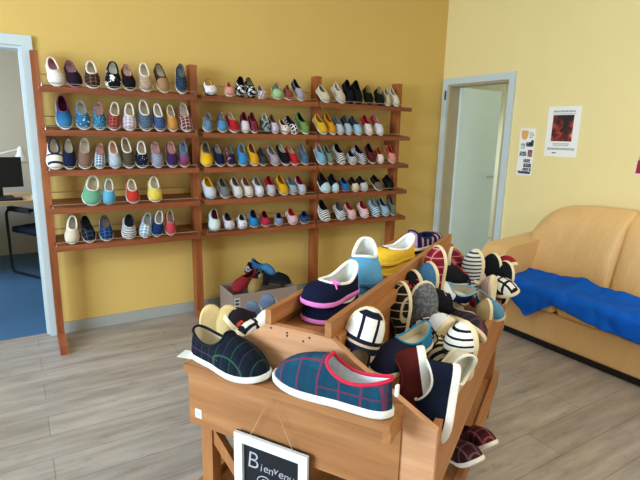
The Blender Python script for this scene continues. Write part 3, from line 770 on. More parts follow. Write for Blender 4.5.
for (se, ro, k, x, tl, Ln, Wd, th, fb, li, tr, so, tk, desc) in SHELF:
    toe = Vector((x, -0.243, SHZ[ro] + 0.0352))
    d = Vector((-math.sin(tl), -math.cos(th) * math.cos(tl), -math.sin(th) * math.cos(tl)))
    up = Vector((0, -math.sin(th), math.cos(th)))
    slipper(THICK if tk else SLIM, frame(toe, d, up, Ln, Wd, 0.8), fab(fb[0], *fb[1:-1], **fb[-1]) if isinstance(fb[-1], dict) else fab(*fb),
            col(li), col(tr), col(so), '%s, %s from left, %s shelf of %s rack bay' % (desc, ORD[k], ROWNAME[ro], SECNAME[se]),
            'slipper', 'slippers leaning on the rack shelves')

# ------------------------------------------------------------------ display table
TO = Vector((-2.92233, -2.99462, 0)); TA = math.radians(31)
table = thing('display_table', 'honey pine slipper display table with two side bins and a raised central tray', 'display table', TO, TA)
# local frame: x along the table away from the camera, y from the right edge to the left edge
TL, TW = 1.42, 0.82
gab = [(0.0, 0.49), (TW, 0.49), (TW, 0.715), (0.585, 0.85), (0.515, 0.902), (0.305, 0.902), (0.235, 0.85), (0.0, 0.715)]
fg = prism('end_panel', gab, 'x', 0.0, 0.022, PINEY, table, 0.003)
prism('end_panel', gab, 'x', TL - 0.022, TL, PINEY, table, 0.003)
bm = bmesh.new()
for (yy, zz) in ((0.50, 0.892), (0.445, 0.888), (0.445, 0.879), (0.372, 0.889), (0.392, 0.874)):
    add_tube(bm, [(-0.0012, yy, zz), (0.004, yy, zz)], 0.0032, 10)
link('screw', finish(bm, name='screw'), KNOT, fg)
box('apron_shade_board', (-0.006, 0.092, 0.488, -0.0004, TW, 0.7415), PINEY2, table, 0.002)  # darker sheet over the end panel, standing in for shade beneath the ledge
box('side_board', (0.022, 0.0, 0.49, TL - 0.022, 0.02, 0.715), PINE, table)
box('side_board', (0.022, TW - 0.02, 0.49, TL - 0.022, TW, 0.715), PINE, table)
# ledge across the front end panel
box('ledge', (-0.108, 0.090, 0.742, -0.0005, 0.742, 0.765), PINEY2, table, 0.003)
box('ledge_bracket', (-0.09, 0.092, 0.700, -0.0065, 0.114, 0.7415), PINE, table)
# central tray
box('tray_floor', (0.0225, 0.305, 0.852, TL - 0.0225, 0.515, 0.870), PINE, table)
for y0 in (0.303, 0.497):
    box('tray_rail', (-0.004, y0, 0.9025, TL + 0.004, y0 + 0.02, 0.948), PINE, table)
box('tray_side', (0.0225, 0.284, 0.862, TL - 0.0225, 0.3035, 0.9020), PINE, table)
box('tray_side', (0.0225, 0.5165, 0.862, TL - 0.0225, 0.536, 0.9020), PINE, table)
for y0 in (0.300, 0.506):
    box('tray_wall', (0.0225, y0, 0.60, TL - 0.0225, y0 + 0.014, 0.851), PINE, table)
for sgn in (0, 1):
    yy = [(0.021, 0.57), (0.299, 0.63), (0.299, 0.615), (0.021, 0.555)]
    if sgn: yy = [(TW - a, b2) for a, b2 in yy]
    prism('bin_floor', yy, 'x', 0.0225, TL - 0.0225, PINE, table, 0.0)
box('bin_divider', (0.60, 0.022, 0.635, 0.615, 0.299, 0.745), PINE, table)
for x0 in (0.024, TL - 0.069):
    for y0 in (0.022, TW - 0.067):
        box('leg', (x0, y0, 0.0, x0 + 0.045, y0 + 0.045, 0.553), PINEZ, table)
bm = bmesh.new(); add_prism(bm, [(TW - 0.067, 0.47), (TW - 0.067, 0.41), (TW - 0.25, 0.20), (TW - 0.29, 0.20)], 'x', 0.030, 0.055)
link('brace', finish(bm, 0.002, name='brace'), PINEZ, table)
box('lower_rail', (0.0, 0.0, 0.165, TL, 0.0215, 0.245), PINE, table)
box('lower_rail', (0.0, TW - 0.0215, 0.165, TL, TW, 0.245), PINE, table)
box('lower_shelf', (0.0, 0.022, 0.20, TL, TW - 0.022, 0.218), PINE, table)
stk = bmesh.new(); add_box(stk, -0.0075, 0.768, 0.516, -0.0061, 0.794, 0.548)
BAR = None
def bar_mat():
    m, nt, b = node_mat('barcode_sticker', 0.6); g = G(nt); X, Y, Z = g.xyz()
    a = g.stripe(Y, 420, 0.5); e = g.stripe(Y, 170, 0.6, 0.3)
    inb = g.math('MULTIPLY', g.math('GREATER_THAN', Z, 0.524), g.math('LESS_THAN', Z, 0.543))
    iny = g.math('MULTIPLY', g.math('GREATER_THAN', Y, 0.772), g.math('LESS_THAN', Y, 0.790))
    f = g.math('MULTIPLY', g.math('MULTIPLY', a, e), g.math('MULTIPLY', inb, iny))
    g.link(g.mix(g.math('MULTIPLY', f, 1.0), srgb('dcdcd8'), srgb('30343c')), b.inputs['Base Color'])
    return m
link('barcode_sticker', finish(stk, 0, name='barcode_sticker'), bar_mat(), table)['label'] = 'white barcode sticker'


def tl(s, w_, z):
    """table coordinates to room coordinates"""
    c, n = math.cos(TA), math.sin(TA)
    return Vector((TO.x + s * c - w_ * n, TO.y + s * n + w_ * c, z))


def tdir(s, w_, z):
    c, n = math.cos(TA), math.sin(TA)
    return Vector((s * c - w_ * n, s * n + w_ * c, z))


# the two tartan slippers on the front ledge
slip_a = slipper(HERO, frame(tl(-0.080, 0.462, 0.7655), tdir(-0.16, -1, 0.0), (0, 0, 1), 0.300, 0.122, 1.20),
        fab('herotartan', '0e1c26', '0a0e20', '2c5a40', '4c3058', f=34.0, w=0.03), col('d8ccae'), col('10131c'), col('dcdcd6'),
        'dark green and navy tartan slipper with fleece lining on the ledge, heel outwards', 'slipper', 'display slippers', 'tartan_slipper')
slip_b = slipper(HERO, frame(tl(-0.050, 0.452, 0.7655), tdir(0.06, 1, 0.0), (0, 0, 1), 0.355, 0.108, 1.38),
        fab('herotartan', '16485e', '143850', '7c2c48', '70304c', f=22.0, w=0.05), col('dde2e6'), col('c4243e'), col('e0e0da'),
        'teal blue tartan slipper with red piping on the front ledge', 'slipper', 'display slippers', 'tartan_slipper')
slip_a.location = slip_a.location; slip_b.location = slip_b.location
lb = bmesh.new(); add_box(lb, -0.006, -0.2795, 0.045, 0.006, -0.274, 0.065)
link('heel_label', finish(lb, 0.001, name='heel_label'), PAPER, slip_b)['label'] = 'white heel label'
pt = bmesh.new(); add_box(pt, 0, 0, 0, 0.05, 0.075, 0.0012, Matrix.Translation(tl(-0.070, 0.716, 0.766)) @ Matrix.Rotation(TA + 0.2, 4, 'Z'))
tag(link('price_tag', finish(pt, 0, name='price_tag'), PAPER), 'small white paper tag sticking out under the dark green tartan slipper', 'price tag')

slipper(SLIM, frame(Vector((-2.929, -2.719, 0.962)), (0.320, -0.069, 0.945), (-0.511, -0.852, 0.111), 0.240, 0.110, 1.00), fab('check', 'e8e8e6', '14182c', 'c8b496', f=24.0, w=0.2, fy=0.5), col('c8b89a'), col('14182c'), col('e0d2b0'), 'white slipper with navy check bars standing toe up against the tray rail', 'slipper', 'slippers heaped in the right bin')
slipper(SLIM, frame(Vector((-2.586, -2.471, 0.921)), (0.084, 0.083, 0.993), (-0.992, 0.096, 0.076), 0.270, 0.110, 1.00), fab('plaid', '241a18', '0e0c10', 'c8b48c', f=34.0), col('8c7c60'), col('2a2020'), col('e0d2b0'), 'black and tan tartan slipper on edge beside grey wool slipper', 'slipper', 'slippers heaped in the right bin')
slipper(SLIM, frame(Vector((-2.503, -2.487, 0.918)), (0.141, -0.010, 0.990), (-0.244, -0.970, 0.025), 0.270, 0.110, 1.00), fab('fleck', '585a60', '74767c'), col('d8d0bc'), col('dcd6c8'), col('e0d2b0'), 'grey wool slipper with cream edging standing in the bin', 'slipper', 'slippers heaped in the right bin')
slipper(SLIM, frame(Vector((-2.835, -2.747, 0.781)), (0.457, -0.858, 0.234), (-0.106, 0.208, 0.972), 0.160, 0.075, 0.80), fab('solid', '8a7a2c'), col('d8c8a0'), col('b8a060'), col('e0d2b0'), 'small olive slipper at the near end of the bin', 'slipper', 'slippers heaped in the right bin')
slipper(SLIM, frame(Vector((-2.937, -2.745, 0.754)), (-0.971, -0.110, -0.211), (-0.195, -0.140, 0.971), 0.250, 0.105, 1.00), fab('toe', '2c6c90', '1c1e34', at=-0.17), col('d8ccb0'), col('2a86b0'), col('e0d2b0'), 'dark plaid slipper with teal heel band', 'slipper', 'slippers heaped in the right bin')
slipper(SLIM, frame(Vector((-2.589, -2.686, 0.809)), (-0.696, -0.582, 0.420), (-0.352, 0.787, 0.507), 0.250, 0.105, 1.00), fab('blotch', 'e4e8ec', '16161c', f=11.0, t=0.53), col('d8d0c0'), col('a81c30'), col('e0d2b0'), 'white and black patched slipper with red edge', 'slipper', 'slippers heaped in the right bin')
slipper(SLIM, frame(Vector((-2.390, -2.676, 0.731)), (-0.216, -0.974, 0.070), (0.773, -0.127, 0.622), 0.260, 0.110, 1.00), fab('plaid', '383c44', '22242c', '7c2c38', f=24.0), col('cfc4ac'), col('b8b4a8'), col('e0d2b0'), 'dark grey and red tartan slipper on edge near the outer board', 'slipper', 'slippers heaped in the right bin')
slipper(SLIM, frame(Vector((-2.602, -2.802, 0.886)), (-0.034, -0.014, 0.999), (-0.972, 0.232, -0.030), 0.200, 0.100, 1.15), fab('stripe', 'ecebe6', '14161e', f=34.0, w=0.3), col('d8ccb0'), col('14161e'), col('e0d2b0'), 'white slipper with black bars across, standing with its sole against the outer board', 'slipper', 'slippers heaped in the right bin')
slipper(SLIM, frame(Vector((-2.656, -2.802, 0.688)), (-0.299, -0.897, -0.325), (-0.615, -0.079, 0.784), 0.240, 0.100, 1.00), fab('stripe', 'd8c8a0', '14161e', f=34.0), col('d8ccb0'), col('14161e'), col('e0d2b0'), 'cream slipper with black stripes between two other slippers', 'slipper', 'slippers heaped in the right bin')
tg = slipper(SLIM, frame(Vector((-2.747, -2.713, 0.630)), (-0.843, -0.359, -0.400), (-0.251, -0.396, 0.884), 0.220, 0.100, 1.00), fab('solid', '14161e'), col('b8a888'), col('14161e'), col('e0d2b0'), 'black slipper with pink tag behind the maroon one', 'slipper', 'slippers heaped in the right bin')
bm = bmesh.new(); add_box(bm, -0.010, -0.098, 0.070, 0.010, -0.078, 0.0735); link('cloth_tag', finish(bm, 0, name='cloth_tag'), col('e8b8bc'), tg)['label'] = 'small pink tag'
slipper(THICK, frame(Vector((-2.754, -2.804, 0.673)), (-0.631, 0.064, -0.773), (-0.329, -0.925, 0.192), 0.170, 0.095, 1.00), fab('solid', 'd8ccae'), col('e8e6da'), col('e4dcc8'), col('e0d2b0'), 'cream slipper showing its pale inside next to the outer board', 'slipper', 'slippers heaped in the right bin')
slipper(SLIM, frame(Vector((-2.819, -2.896, 0.615)), (-0.084, -0.364, -0.928), (-0.786, 0.596, -0.162), 0.250, 0.105, 1.40), fab('solid', '561a18'), col('3c1414'), col('561a18'), col('e8e4dc'), 'maroon suede slipper standing toe down by the near corner', 'slipper', 'slippers heaped in the right bin')
slipper(SLIM, frame(Vector((-2.839, -2.953, 0.628)), (-0.323, -0.156, -0.933), (-0.738, 0.658, 0.146), 0.215, 0.100, 1.30), fab('solid', '10182e'), col('c8c4b8'), col('e4e2da'), col('ecebe6'), 'navy slipper with white edging wedged in the near corner of the bin', 'slipper', 'slippers heaped in the right bin')
slipper(SLIM, frame(Vector((-2.388, -2.334, 0.800)), (-0.962, 0.168, 0.213), (0.089, -0.548, 0.832), 0.260, 0.110, 1.00), fab('toe', '141c3c', 'dfe6ee', at=-0.13), col('d8d0c0'), col('74aed0'), col('e0d2b0'), 'white, navy and light blue slipper lying across the pile', 'slipper', 'slippers heaped in the right bin')
slipper(SLIM, frame(Vector((-1.968, -2.426, 0.655)), (0.365, -0.880, -0.302), (-0.165, -0.380, 0.910), 0.240, 0.110, 1.00), fab('plaid', '2a3048', '9c3446', 'e6e6ea', f=20.0), col('d8d0c0'), col('e6e2da'), col('e8e2d4'), 'navy, white and red tartan slipper lying across the pile', 'slipper', 'slippers heaped in the right bin')
tg = slipper(SLIM, frame(Vector((-2.488, -2.456, 0.843)), (-0.824, -0.059, 0.563), (0.481, -0.599, 0.641), 0.220, 0.100, 1.00), fab('solid', '12151f'), col('a89878'), col('12151f'), col('e0d2b0'), 'black slipper with pink tag in the middle of the pile', 'slipper', 'slippers heaped in the right bin')
bm = bmesh.new(); add_box(bm, -0.010, -0.098, 0.070, 0.010, -0.078, 0.0735); link('cloth_tag', finish(bm, 0, name='cloth_tag'), col('e8b8bc'), tg)['label'] = 'small pink tag'
slipper(SLIM, frame(Vector((-2.056, -2.174, 0.935)), (-0.009, 0.026, 1.000), (0.609, -0.793, 0.026), 0.220, 0.100, 1.00), fab('plaid', '8c2430', '4c1824', 'c07878', f=30.0), col('c8b898'), col('8c2430'), col('e0d2b0'), 'red tartan slipper on edge with its sole to the left at the back', 'slipper', 'slippers heaped in the right bin')
slipper(SLIM, frame(Vector((-2.008, -2.314, 0.950)), (-0.009, 0.026, 1.000), (-0.983, 0.184, -0.014), 0.220, 0.095, 1.10), fab('stripe', 'd8d8d6', '3a3e48', f=48.0, w=0.42), col('c8b898'), col('3a3e48'), col('e0d2b0'), 'grey and white striped slipper on edge at the back', 'slipper', 'slippers heaped in the right bin')
slipper(SLIM, frame(Vector((-1.889, -2.318, 0.919)), (0.033, 0.001, 0.999), (-0.982, 0.186, 0.032), 0.220, 0.100, 1.00), fab('solid', '14161e'), col('c8b898'), col('14161e'), col('e0d2b0'), 'plain black slipper on edge at the back of the bin', 'slipper', 'slippers heaped in the right bin')
slipper(SLIM, frame(Vector((-1.832, -2.348, 0.842)), (-0.797, -0.525, 0.297), (-0.117, 0.618, 0.778), 0.230, 0.095, 1.00), fab('solid', 'a01c2c'), col('c8b898'), col('e6e0d6'), col('e0d2b0'), 'red slipper at the far right corner of the bin', 'slipper', 'slippers heaped in the right bin')
slipper(SLIM, frame(Vector((-1.858, -2.368, 0.888)), (0.058, -0.015, 0.998), (-0.981, 0.187, 0.059), 0.210, 0.100, 1.00), fab('solid', '12141c'), col('c8b898'), col('b02838'), col('e0d2b0'), 'black slipper with red edge by the far corner', 'slipper', 'slippers heaped in the right bin')
slipper(SLIM, frame(Vector((-2.307, -2.369, 1.009)), (-0.009, 0.026, 1.000), (-0.983, 0.184, -0.014), 0.220, 0.100, 1.00), fab('plaid', 'a02434', '701828', 'd8a0a0', f=24.0), col('c8b898'), col('a02434'), col('e0d2b0'), 'red check slipper with its cream sole to the right beside the tray', 'slipper', 'slippers heaped in the right bin')
slipper(SLIM, frame(Vector((-2.362, -2.384, 0.950)), (-0.009, 0.026, 1.000), (-0.983, 0.184, -0.014), 0.200, 0.100, 1.00), fab('solid', '4a7cac'), col('c8b898'), col('4a7cac'), col('e0d2b0'), 'plain blue slipper on edge beside the tray', 'slipper', 'slippers heaped in the right bin')
slipper(SLIM, frame(Vector((-2.468, -2.409, 0.935)), (-0.009, 0.026, 1.000), (-0.983, 0.184, -0.014), 0.190, 0.095, 1.00), fab('blotch', '16161c', 'b84050', f=16.0, t=0.62), col('c8b898'), col('18181e'), col('e0d2b0'), 'small black and red slipper beside the blue one', 'slipper', 'slippers heaped in the right bin')
slipper(SLIM, frame(Vector((-2.251, -2.286, 0.828)), (-0.979, -0.019, 0.203), (0.202, -0.229, 0.952), 0.250, 0.105, 1.00), fab('toe', '3a7ea0', '14161e', at=-0.17), col('a89878'), col('b02030'), col('e0d2b0'), 'black slipper with teal heel and red piping lying across the pile', 'slipper', 'slippers heaped in the right bin')
slipper(SLIM, frame(Vector((-1.934, -2.484, 0.763)), (-0.140, -0.986, 0.092), (-0.336, 0.134, 0.932), 0.240, 0.100, 1.00), fab('check', 'e4dfd4', '181a20', f=30.0, w=0.3), col('c8b898'), col('181a20'), col('e0d2b0'), 'white slipper with black check by the outer board', 'slipper', 'slippers heaped in the right bin')
slipper(SLIM, frame(Vector((-2.008, -2.415, 0.851)), (0.084, 0.083, 0.993), (-0.261, 0.964, -0.059), 0.150, 0.065, 0.80), fab('solid', 'cfa8a4'), col('c8b898'), col('d8c0b8'), col('e0d2b0'), 'pinkish slipper showing its cream sole', 'slipper', 'slippers heaped in the right bin')
slipper(SLIM, frame(Vector((-2.079, -2.321, 0.810)), (-0.869, -0.318, 0.378), (0.420, -0.072, 0.905), 0.220, 0.100, 1.00), fab('fleck', 'e0d8d4', 'c89898'), col('d8ccb8'), col('e4dcd0'), col('e0d2b0'), 'pale pinkish white slipper in the pile', 'slipper', 'slippers heaped in the right bin')
slipper(SLIM, frame(Vector((-2.063, -2.519, 0.681)), (0.019, -0.944, -0.330), (-0.448, -0.303, 0.841), 0.150, 0.070, 1.00), fab('solid', '5c98bc'), col('c8b898'), col('7cb0cc'), col('e0d2b0'), 'light blue slipper poking out by the outer board', 'slipper', 'slippers heaped in the right bin')
slipper(SLIM, frame(Vector((-2.147, -2.511, 0.796)), (-0.009, 0.026, 1.000), (-0.890, 0.455, -0.020), 0.150, 0.065, 0.80), fab('solid', 'a89468'), col('c8b898'), col('c8b88c'), col('e0d2b0'), 'beige slipper standing on edge by the outer board', 'slipper', 'slippers heaped in the right bin')
slipper(SLIM, frame(Vector((-3.256, -2.253, 0.868)), (-0.139, -0.004, 0.990), (0.253, 0.967, 0.039), 0.220, 0.085, 1.00), fab('solid', 'cbb27c'), col('c8b898'), col('d8c490'), col('cdb680'), 'beige slipper at the left end of the far bin', 'slipper', 'slippers in the far bin')
slipper(SLIM, frame(Vector((-3.192, -2.270, 0.873)), (-0.139, -0.004, 0.990), (-0.728, -0.678, -0.105), 0.220, 0.090, 1.00), fab('solid', 'cfb780'), col('c8b898'), col('e4d8b4'), col('cfb884'), 'rounded beige slipper above the dark green tartan one', 'slipper', 'slippers in the far bin')
slipper(SLIM, frame(Vector((-3.234, -2.293, 0.836)), (-0.778, -0.005, 0.628), (0.613, -0.224, 0.758), 0.200, 0.090, 1.00), fab('blotch', '201c20', 'e05030', f=14.0, t=0.56), col('c8b898'), col('1c1c22'), col('e0d2b0'), 'dark slipper with orange spot in the far bin', 'slipper', 'slippers in the far bin')
slipper(SLIM, frame(Vector((-3.086, -2.202, 0.840)), (-0.068, 0.119, 0.991), (0.767, 0.641, -0.025), 0.200, 0.072, 0.80), fab('solid', 'e8e4da'), col('c8b898'), col('e8e4da'), col('5c6c84'), 'slipper standing up with grey-blue sole, nearer of two', 'slipper', 'slippers in the far bin')
slipper(SLIM, frame(Vector((-3.001, -2.156, 0.840)), (-0.068, 0.119, 0.991), (0.767, 0.641, -0.025), 0.200, 0.072, 0.80), fab('solid', 'e8e4da'), col('c8b898'), col('e8e4da'), col('56667e'), 'slipper standing up with grey-blue sole, farther of two', 'slipper', 'slippers in the far bin')
slipper(SLIM, frame(Vector((-3.204, -2.354, 0.786)), (-0.904, -0.243, 0.352), (0.373, -0.048, 0.926), 0.220, 0.090, 1.00), fab('check', 'e6e0d4', '1c1e28', f=24.0, w=0.3), col('c8b898'), col('1c1e28'), col('e0d2b0'), 'white and black check slipper in the far bin', 'slipper', 'slippers in the far bin')
slipper(SLIM, frame(Vector((-3.138, -2.350, 0.806)), (-0.966, -0.122, 0.227), (0.241, -0.109, 0.964), 0.220, 0.090, 1.00), fab('toe', '1c1e28', 'e8e0d0'), col('e0d8c4'), col('d8c8a0'), col('e0d2b0'), 'cream fronted slipper against the tray of the far bin', 'slipper', 'slippers in the far bin')
slipper(SLIM, frame(Vector((-2.360, -2.754, 0.322)), (-0.373, -0.766, 0.524), (-0.050, 0.580, 0.813), 0.250, 0.100, 1.00), fab('plaid', '5c1c24', '2a1418', '94545c', f=22.0), col('281418'), col('4c1a20'), col('e4ded2'), 'dark red tartan slipper on the lower shelf, outer of two', 'slipper', 'tartan slippers on the lower shelf')
slipper(SLIM, frame(Vector((-2.478, -2.793, 0.322)), (-0.331, -0.786, 0.522), (-0.073, 0.573, 0.816), 0.250, 0.100, 1.00), fab('plaid', '4c2024', '2a1418', '6c5c60', f=22.0), col('281418'), col('4c1a20'), col('e4ded2'), 'dark red and grey tartan slipper on the lower shelf, inner of two', 'slipper', 'tartan slippers on the lower shelf')

# pairs stacked on the central tray
def tray_slipper(s0, w0, z0, s1, w1, z1, Wd, Hs, fb, li, tr, so, label, mesh=None):
    """toe at (s0, w0, z0), heel at (s1, w1, z1) in table coordinates"""
    toe = tl(s0, w0, z0); heel = tl(s1, w1, z1); d = toe - heel
    return slipper(mesh or PAIRM, frame(toe, d, (0, 0, 1), d.length, Wd, Hs), fb, col(li), col(tr), col(so), label, 'slipper', 'slipper pairs on the central tray')


NAVY = fab('solid', '0e1330')
a1 = tray_slipper(0.125, 0.450, 0.871, 0.345, 0.388, 0.871, 0.125, 0.9, NAVY, 'c8c8c0', 'e4e4de', 'd87cc0', 'lower of two navy slippers with pink soles stacked on the tray')
a2 = tray_slipper(0.120, 0.450, 0.926, 0.335, 0.386, 0.934, 0.128, 1.0, NAVY, 'cdcdc4', 'ecebe6', 'd87cc0', 'upper navy slipper with pink bow and white fleece collar')
bm = bmesh.new()
for sg in (-1, 1):
    add_ball(bm, (-0.027 + 0.009 * sg, -0.112, 0.066), 0.010, 0.006, 0.007, 10, 6)
    add_tube(bm, [(-0.027, -0.110, 0.066), (-0.030 + 0.007 * sg, -0.102, 0.060), (-0.034 + 0.009 * sg, -0.096, 0.050)], 0.003, 6)
add_ball(bm, (-0.027, -0.112, 0.068), 0.006, 0.006, 0.006, 10, 6)
link('bow', finish(bm, name='bow'), col('e070b8'), a2)['label'] = 'pink bow'
SKY = fab('solid', '5fa2cc')
tray_slipper(0.41, 0.385, 0.871, 0.62, 0.445, 0.871, 0.135, 1.0, SKY, 'c8c8c0', 'e4e4de', '9cc4da', 'lower of two light blue slippers stacked on the tray')
b2_ = tray_slipper(0.400, 0.385, 0.915, 0.575, 0.440, 0.985, 0.138, 1.15, SKY, 'dcdcd6', 'ecebe6', '4c8cb4', 'upper light blue slipper with white collar and small flowers', PAIRB)
bm = bmesh.new()
for i in range(5): add_ball(bm, (-0.006 + 0.005 * math.cos(i * 1.257), -0.062 + 0.005 * math.sin(i * 1.257), 0.0640), 0.004, 0.004, 0.002, 8, 6)
link('flower', finish(bm, name='flower'), col('d83c7c'), b2_)['label'] = 'pink flower'
bm = bmesh.new()
for i in range(5): add_ball(bm, (0.012 + 0.004 * math.cos(i * 1.257), -0.066 + 0.004 * math.sin(i * 1.257), 0.0640), 0.0035, 0.0035, 0.002, 8, 6)
link('flower', finish(bm, name='flower'), col('e8b440'), b2_)['label'] = 'yellow flower'
YEL = fab('solid', 'f0c438')
tray_slipper(0.72, 0.475, 0.871, 0.96, 0.375, 0.871, 0.12, 0.9, YEL, 'dcdcd6', 'f0c848', 'e0b848', 'lower of two yellow slippers stacked on the tray')
y2 = tray_slipper(0.72, 0.475, 0.915, 0.95, 0.375, 0.920, 0.125, 1.0, YEL, 'e0e0da', 'eeeeea', 'ecc040', 'upper yellow slipper with white lining')
bm = bmesh.new()
for sg in (-1, 1): add_ball(bm, (0.008 * sg, -0.085, 0.066), 0.008, 0.005, 0.004, 10, 6)
link('bow', finish(bm, name='bow'), col('5a4a28'), y2)['label'] = 'small brown bow'
tray_slipper(1.40, 0.365, 0.905, 1.10, 0.425, 0.905, 0.115, 1.0, fab('stripe', '1c1a3c', 'b494b4', f=26.0, w=0.4), '1c2c5c', '20204a', 'e0d8c8', 'navy slipper with mauve stripes lying at the far end of the tray, heel towards camera')
tray_slipper(1.395, 0.395, 0.871, 1.10, 0.455, 0.871, 0.105, 0.75, fab('solid', '1a1c3c'), '1c2c5c', '20204a', 'd8d0c0', 'navy slipper lying under the striped one at the end of the tray')
# grey fur pompom on the small black slipper
bm = bmesh.new(); bmesh.ops.create_icosphere(bm, subdivisions=4, radius=0.030)
rr = random.Random(3)
for v in bm.verts: v.co *= 0.85 + rr.random() * 0.3
for v in bm.verts: v.co += Vector((-2.464, -2.380, 0.835))
tag(link('fur_pompom', finish(bm, name='fur_pompom'), plain('grey_fur', (150, 138, 124), 0.95, 0.1, 0.3, 80)), 'round grey fur pompom lying among the slippers beside the tray', 'pompom')

# cardboard box of shoes on the floor under the rack
cb = thing('cardboard_box', 'open grey-brown cardboard box of shoes on the floor under the rack', 'box', (-2.22, -0.37, 0), math.radians(-2))
CARD = plain('grey_brown_cardboard', (150, 132, 122), 0.85, 0.2, 0.08)
BX, BY, BZ = 0.265, 0.15, 0.262
box('box_bottom', (-BX, -BY, 0.0, BX, BY, 0.006), CARD, cb, 0)
box('box_side', (-BX, -BY, 0.0065, BX, -BY + 0.006, BZ), CARD, cb, 0)
box('box_side', (-BX, BY - 0.006, 0.0065, BX, BY, BZ), CARD, cb, 0)
box('box_side', (-BX, -BY + 0.0065, 0.0065, -BX + 0.006, BY - 0.0065, BZ), CARD, cb, 0)
box('box_side', (BX - 0.006, -BY + 0.0065, 0.0065, BX, BY - 0.0065, BZ), CARD, cb, 0)
bm = bmesh.new()
add_box(bm, -BX + 0.01, -BY - 0.0012, 0.03, -BX + 0.055, -BY - 0.0002, 0.235)
link('printed_strip', finish(bm, 0, name='printed_strip'), plain('pale_print', (190, 188, 186), 0.8), cb)
bm = bmesh.new()
for i in range(7):
    add_box(bm, -BX + 0.016, -BY - 0.002, 0.045 + i * 0.027, -BX + 0.048, -BY - 0.0013, 0.060 + i * 0.027)
    if i % 2: add_box(bm, -BX + 0.022, -BY - 0.002, 0.0605 + i * 0.027, -BX + 0.030, -BY - 0.0013, 0.066 + i * 0.027)
link('dark_print', finish(bm, 0, name='dark_print'), plain('navy_print', (40, 48, 66), 0.8), cb)
for (dx, dy, z, dd, uu, Ln, Wd, f_, li, tr, so, lab) in (
        (-0.15, -0.03, 0.285, (-0.85, -0.3, -0.25), (0.1, -0.2, 1), 0.25, 0.10, fab('toe', '7c1c28', '8c2430'), '3c1c20', '8c2430', '6c1c24', 'dark red shoe lying on top at the left of the cardboard box'),
        (0.01, 0.03, 0.295, (0.3, -0.8, -0.3), (0.0, 0.2, 1), 0.25, 0.10, fab('blotch', '1c1e26', 'a8acb4', f=16.0, t=0.6), '2c2e34', '1c1e24', '181a20', 'black and white trainer on top of the shoes in the box'),
        (0.09, 0.06, 0.325, (0.5, -0.6, -0.2), (0.1, 0.1, 1), 0.24, 0.10, fab('toe', '2c5c88', '3c7cb0'), '202834', '2c5c88', '1c2430', 'blue shoe topmost in the cardboard box'),
        (0.15, -0.05, 0.275, (0.8, -0.4, -0.1), (0.0, 0.1, 1), 0.24, 0.10, fab('solid', '14161c'), '1c1c20', '1c1e24', '181a20', 'black shoe at the right of the cardboard box'),
        (-0.05, -0.07, 0.265, (-0.6, -0.5, -0.3), (0.1, 0.3, 1), 0.22, 0.09, fab('solid', 'a08858'), '5c4c34', '8c7448', '6c5c40', 'tan shoe beside the dark red one in the box')):
    slipper(SLIM, frame(Vector((-2.22 + dx + dd[0] * 0.11, -0.37 + dy + dd[1] * 0.11, z + dd[2] * 0.11)), dd, uu, Ln, Wd, 1.1), f_, col(li), col(tr), col(so), lab, 'shoe', 'shoes in the cardboard box', 'shoe')


# ------------------------------------------------------------------ chalkboard hanging on the front
board = thing('chalkboard', 'small white framed chalkboard with a chalk greeting hanging on the table front', 'chalkboard', tl(-0.016, 0.354, 0.535), TA)
bm = bmesh.new()
BW, BH, FT = 0.262, 0.36, 0.030
add_prism(bm, [(0, 0), (BW, 0), (BW, -BH), (0, -BH)], 'x', -0.006, -0.0005)
link('slate', finish(bm, 0, name='slate'), plain('black_slate', (20, 22, 30), 0.7, 0.3, 0.25, 12), board)
bm = bmesh.new()
add_box(bm, -0.018, 0, -FT, -0.0062, BW, 0); add_box(bm, -0.018, 0, -BH, -0.0062, BW, -BH + FT)
add_box(bm, -0.018, 0, -BH + FT, -0.0062, FT, -FT); add_box(bm, -0.018, BW - FT, -BH + FT, -0.0062, BW, -FT)
link('frame', finish(bm, 0.003, name='frame'), plain('white_painted_frame', (226, 236, 238), 0.5), board)
CHALK = plain('chalk_line', (176, 178, 188), 0.95, 0.1)


def text_mesh(s, size, shear=0.0, ext=0.0006, bold=0.0):
    cu = bpy.data.curves.new('txt', 'FONT'); cu.body = s; cu.size = size; cu.shear = shear; cu.extrude = ext; cu.offset = bold
    o = bpy.data.objects.new('txt', cu); COL.objects.link(o)
    me = bpy.data.meshes.new_from_object(o)
    bpy.data.objects.remove(o); bpy.data.curves.remove(cu)
    return me


def put_text(name, s, size, mtx, mat, parent, shear=0.0, bold=0.0):
    me = text_mesh(s, size, shear, 0.0006, bold); me.transform(mtx)
    return link(name, me, mat, parent)


# letters stand on the slate: text x -> table right (-y), text y -> up
def on_board(y, z): return Matrix.Translation((-0.0075, y, z)) @ Matrix(((0, 0, -1, 0), (-1, 0, 0, 0), (0, 1, 0, 0), (0, 0, 0, 1)))
put_text('chalk_writing', 'B', 0.082, on_board(BW - 0.040, -0.112), CHALK, board, 0.1, -0.0012)
for i, (ch, up_) in enumerate(zip('ienvenu', (0, 0.002, 0.0, 0.008, 0.002, 0.0, 0.0))):
    put_text('chalk_writing', ch, 0.040, on_board(BW - 0.090 - (0.012 if i else 0) - max(0, i - 1) * 0.0182, -0.113 + up_), CHALK, board, 0.15, -0.0003)
bm = bmesh.new()
add_tube(bm, [(-0.008, 0.155 - 0.026 * math.cos(a), -0.150 + 0.022 * math.sin(a)) for a in [x * 0.3 for x in range(-1, 13)]], 0.0018, 6)
add_tube(bm, [(-0.008, 0.155 - 0.010 * math.cos(a), -0.148 + 0.009 * math.sin(a)) for a in [x * 0.4 for x in range(0, 11)]], 0.0015, 6)
link('chalk_flourish', finish(bm, name='chalk_flourish'), CHALK, board)
pinz = 0.690 - 0.535
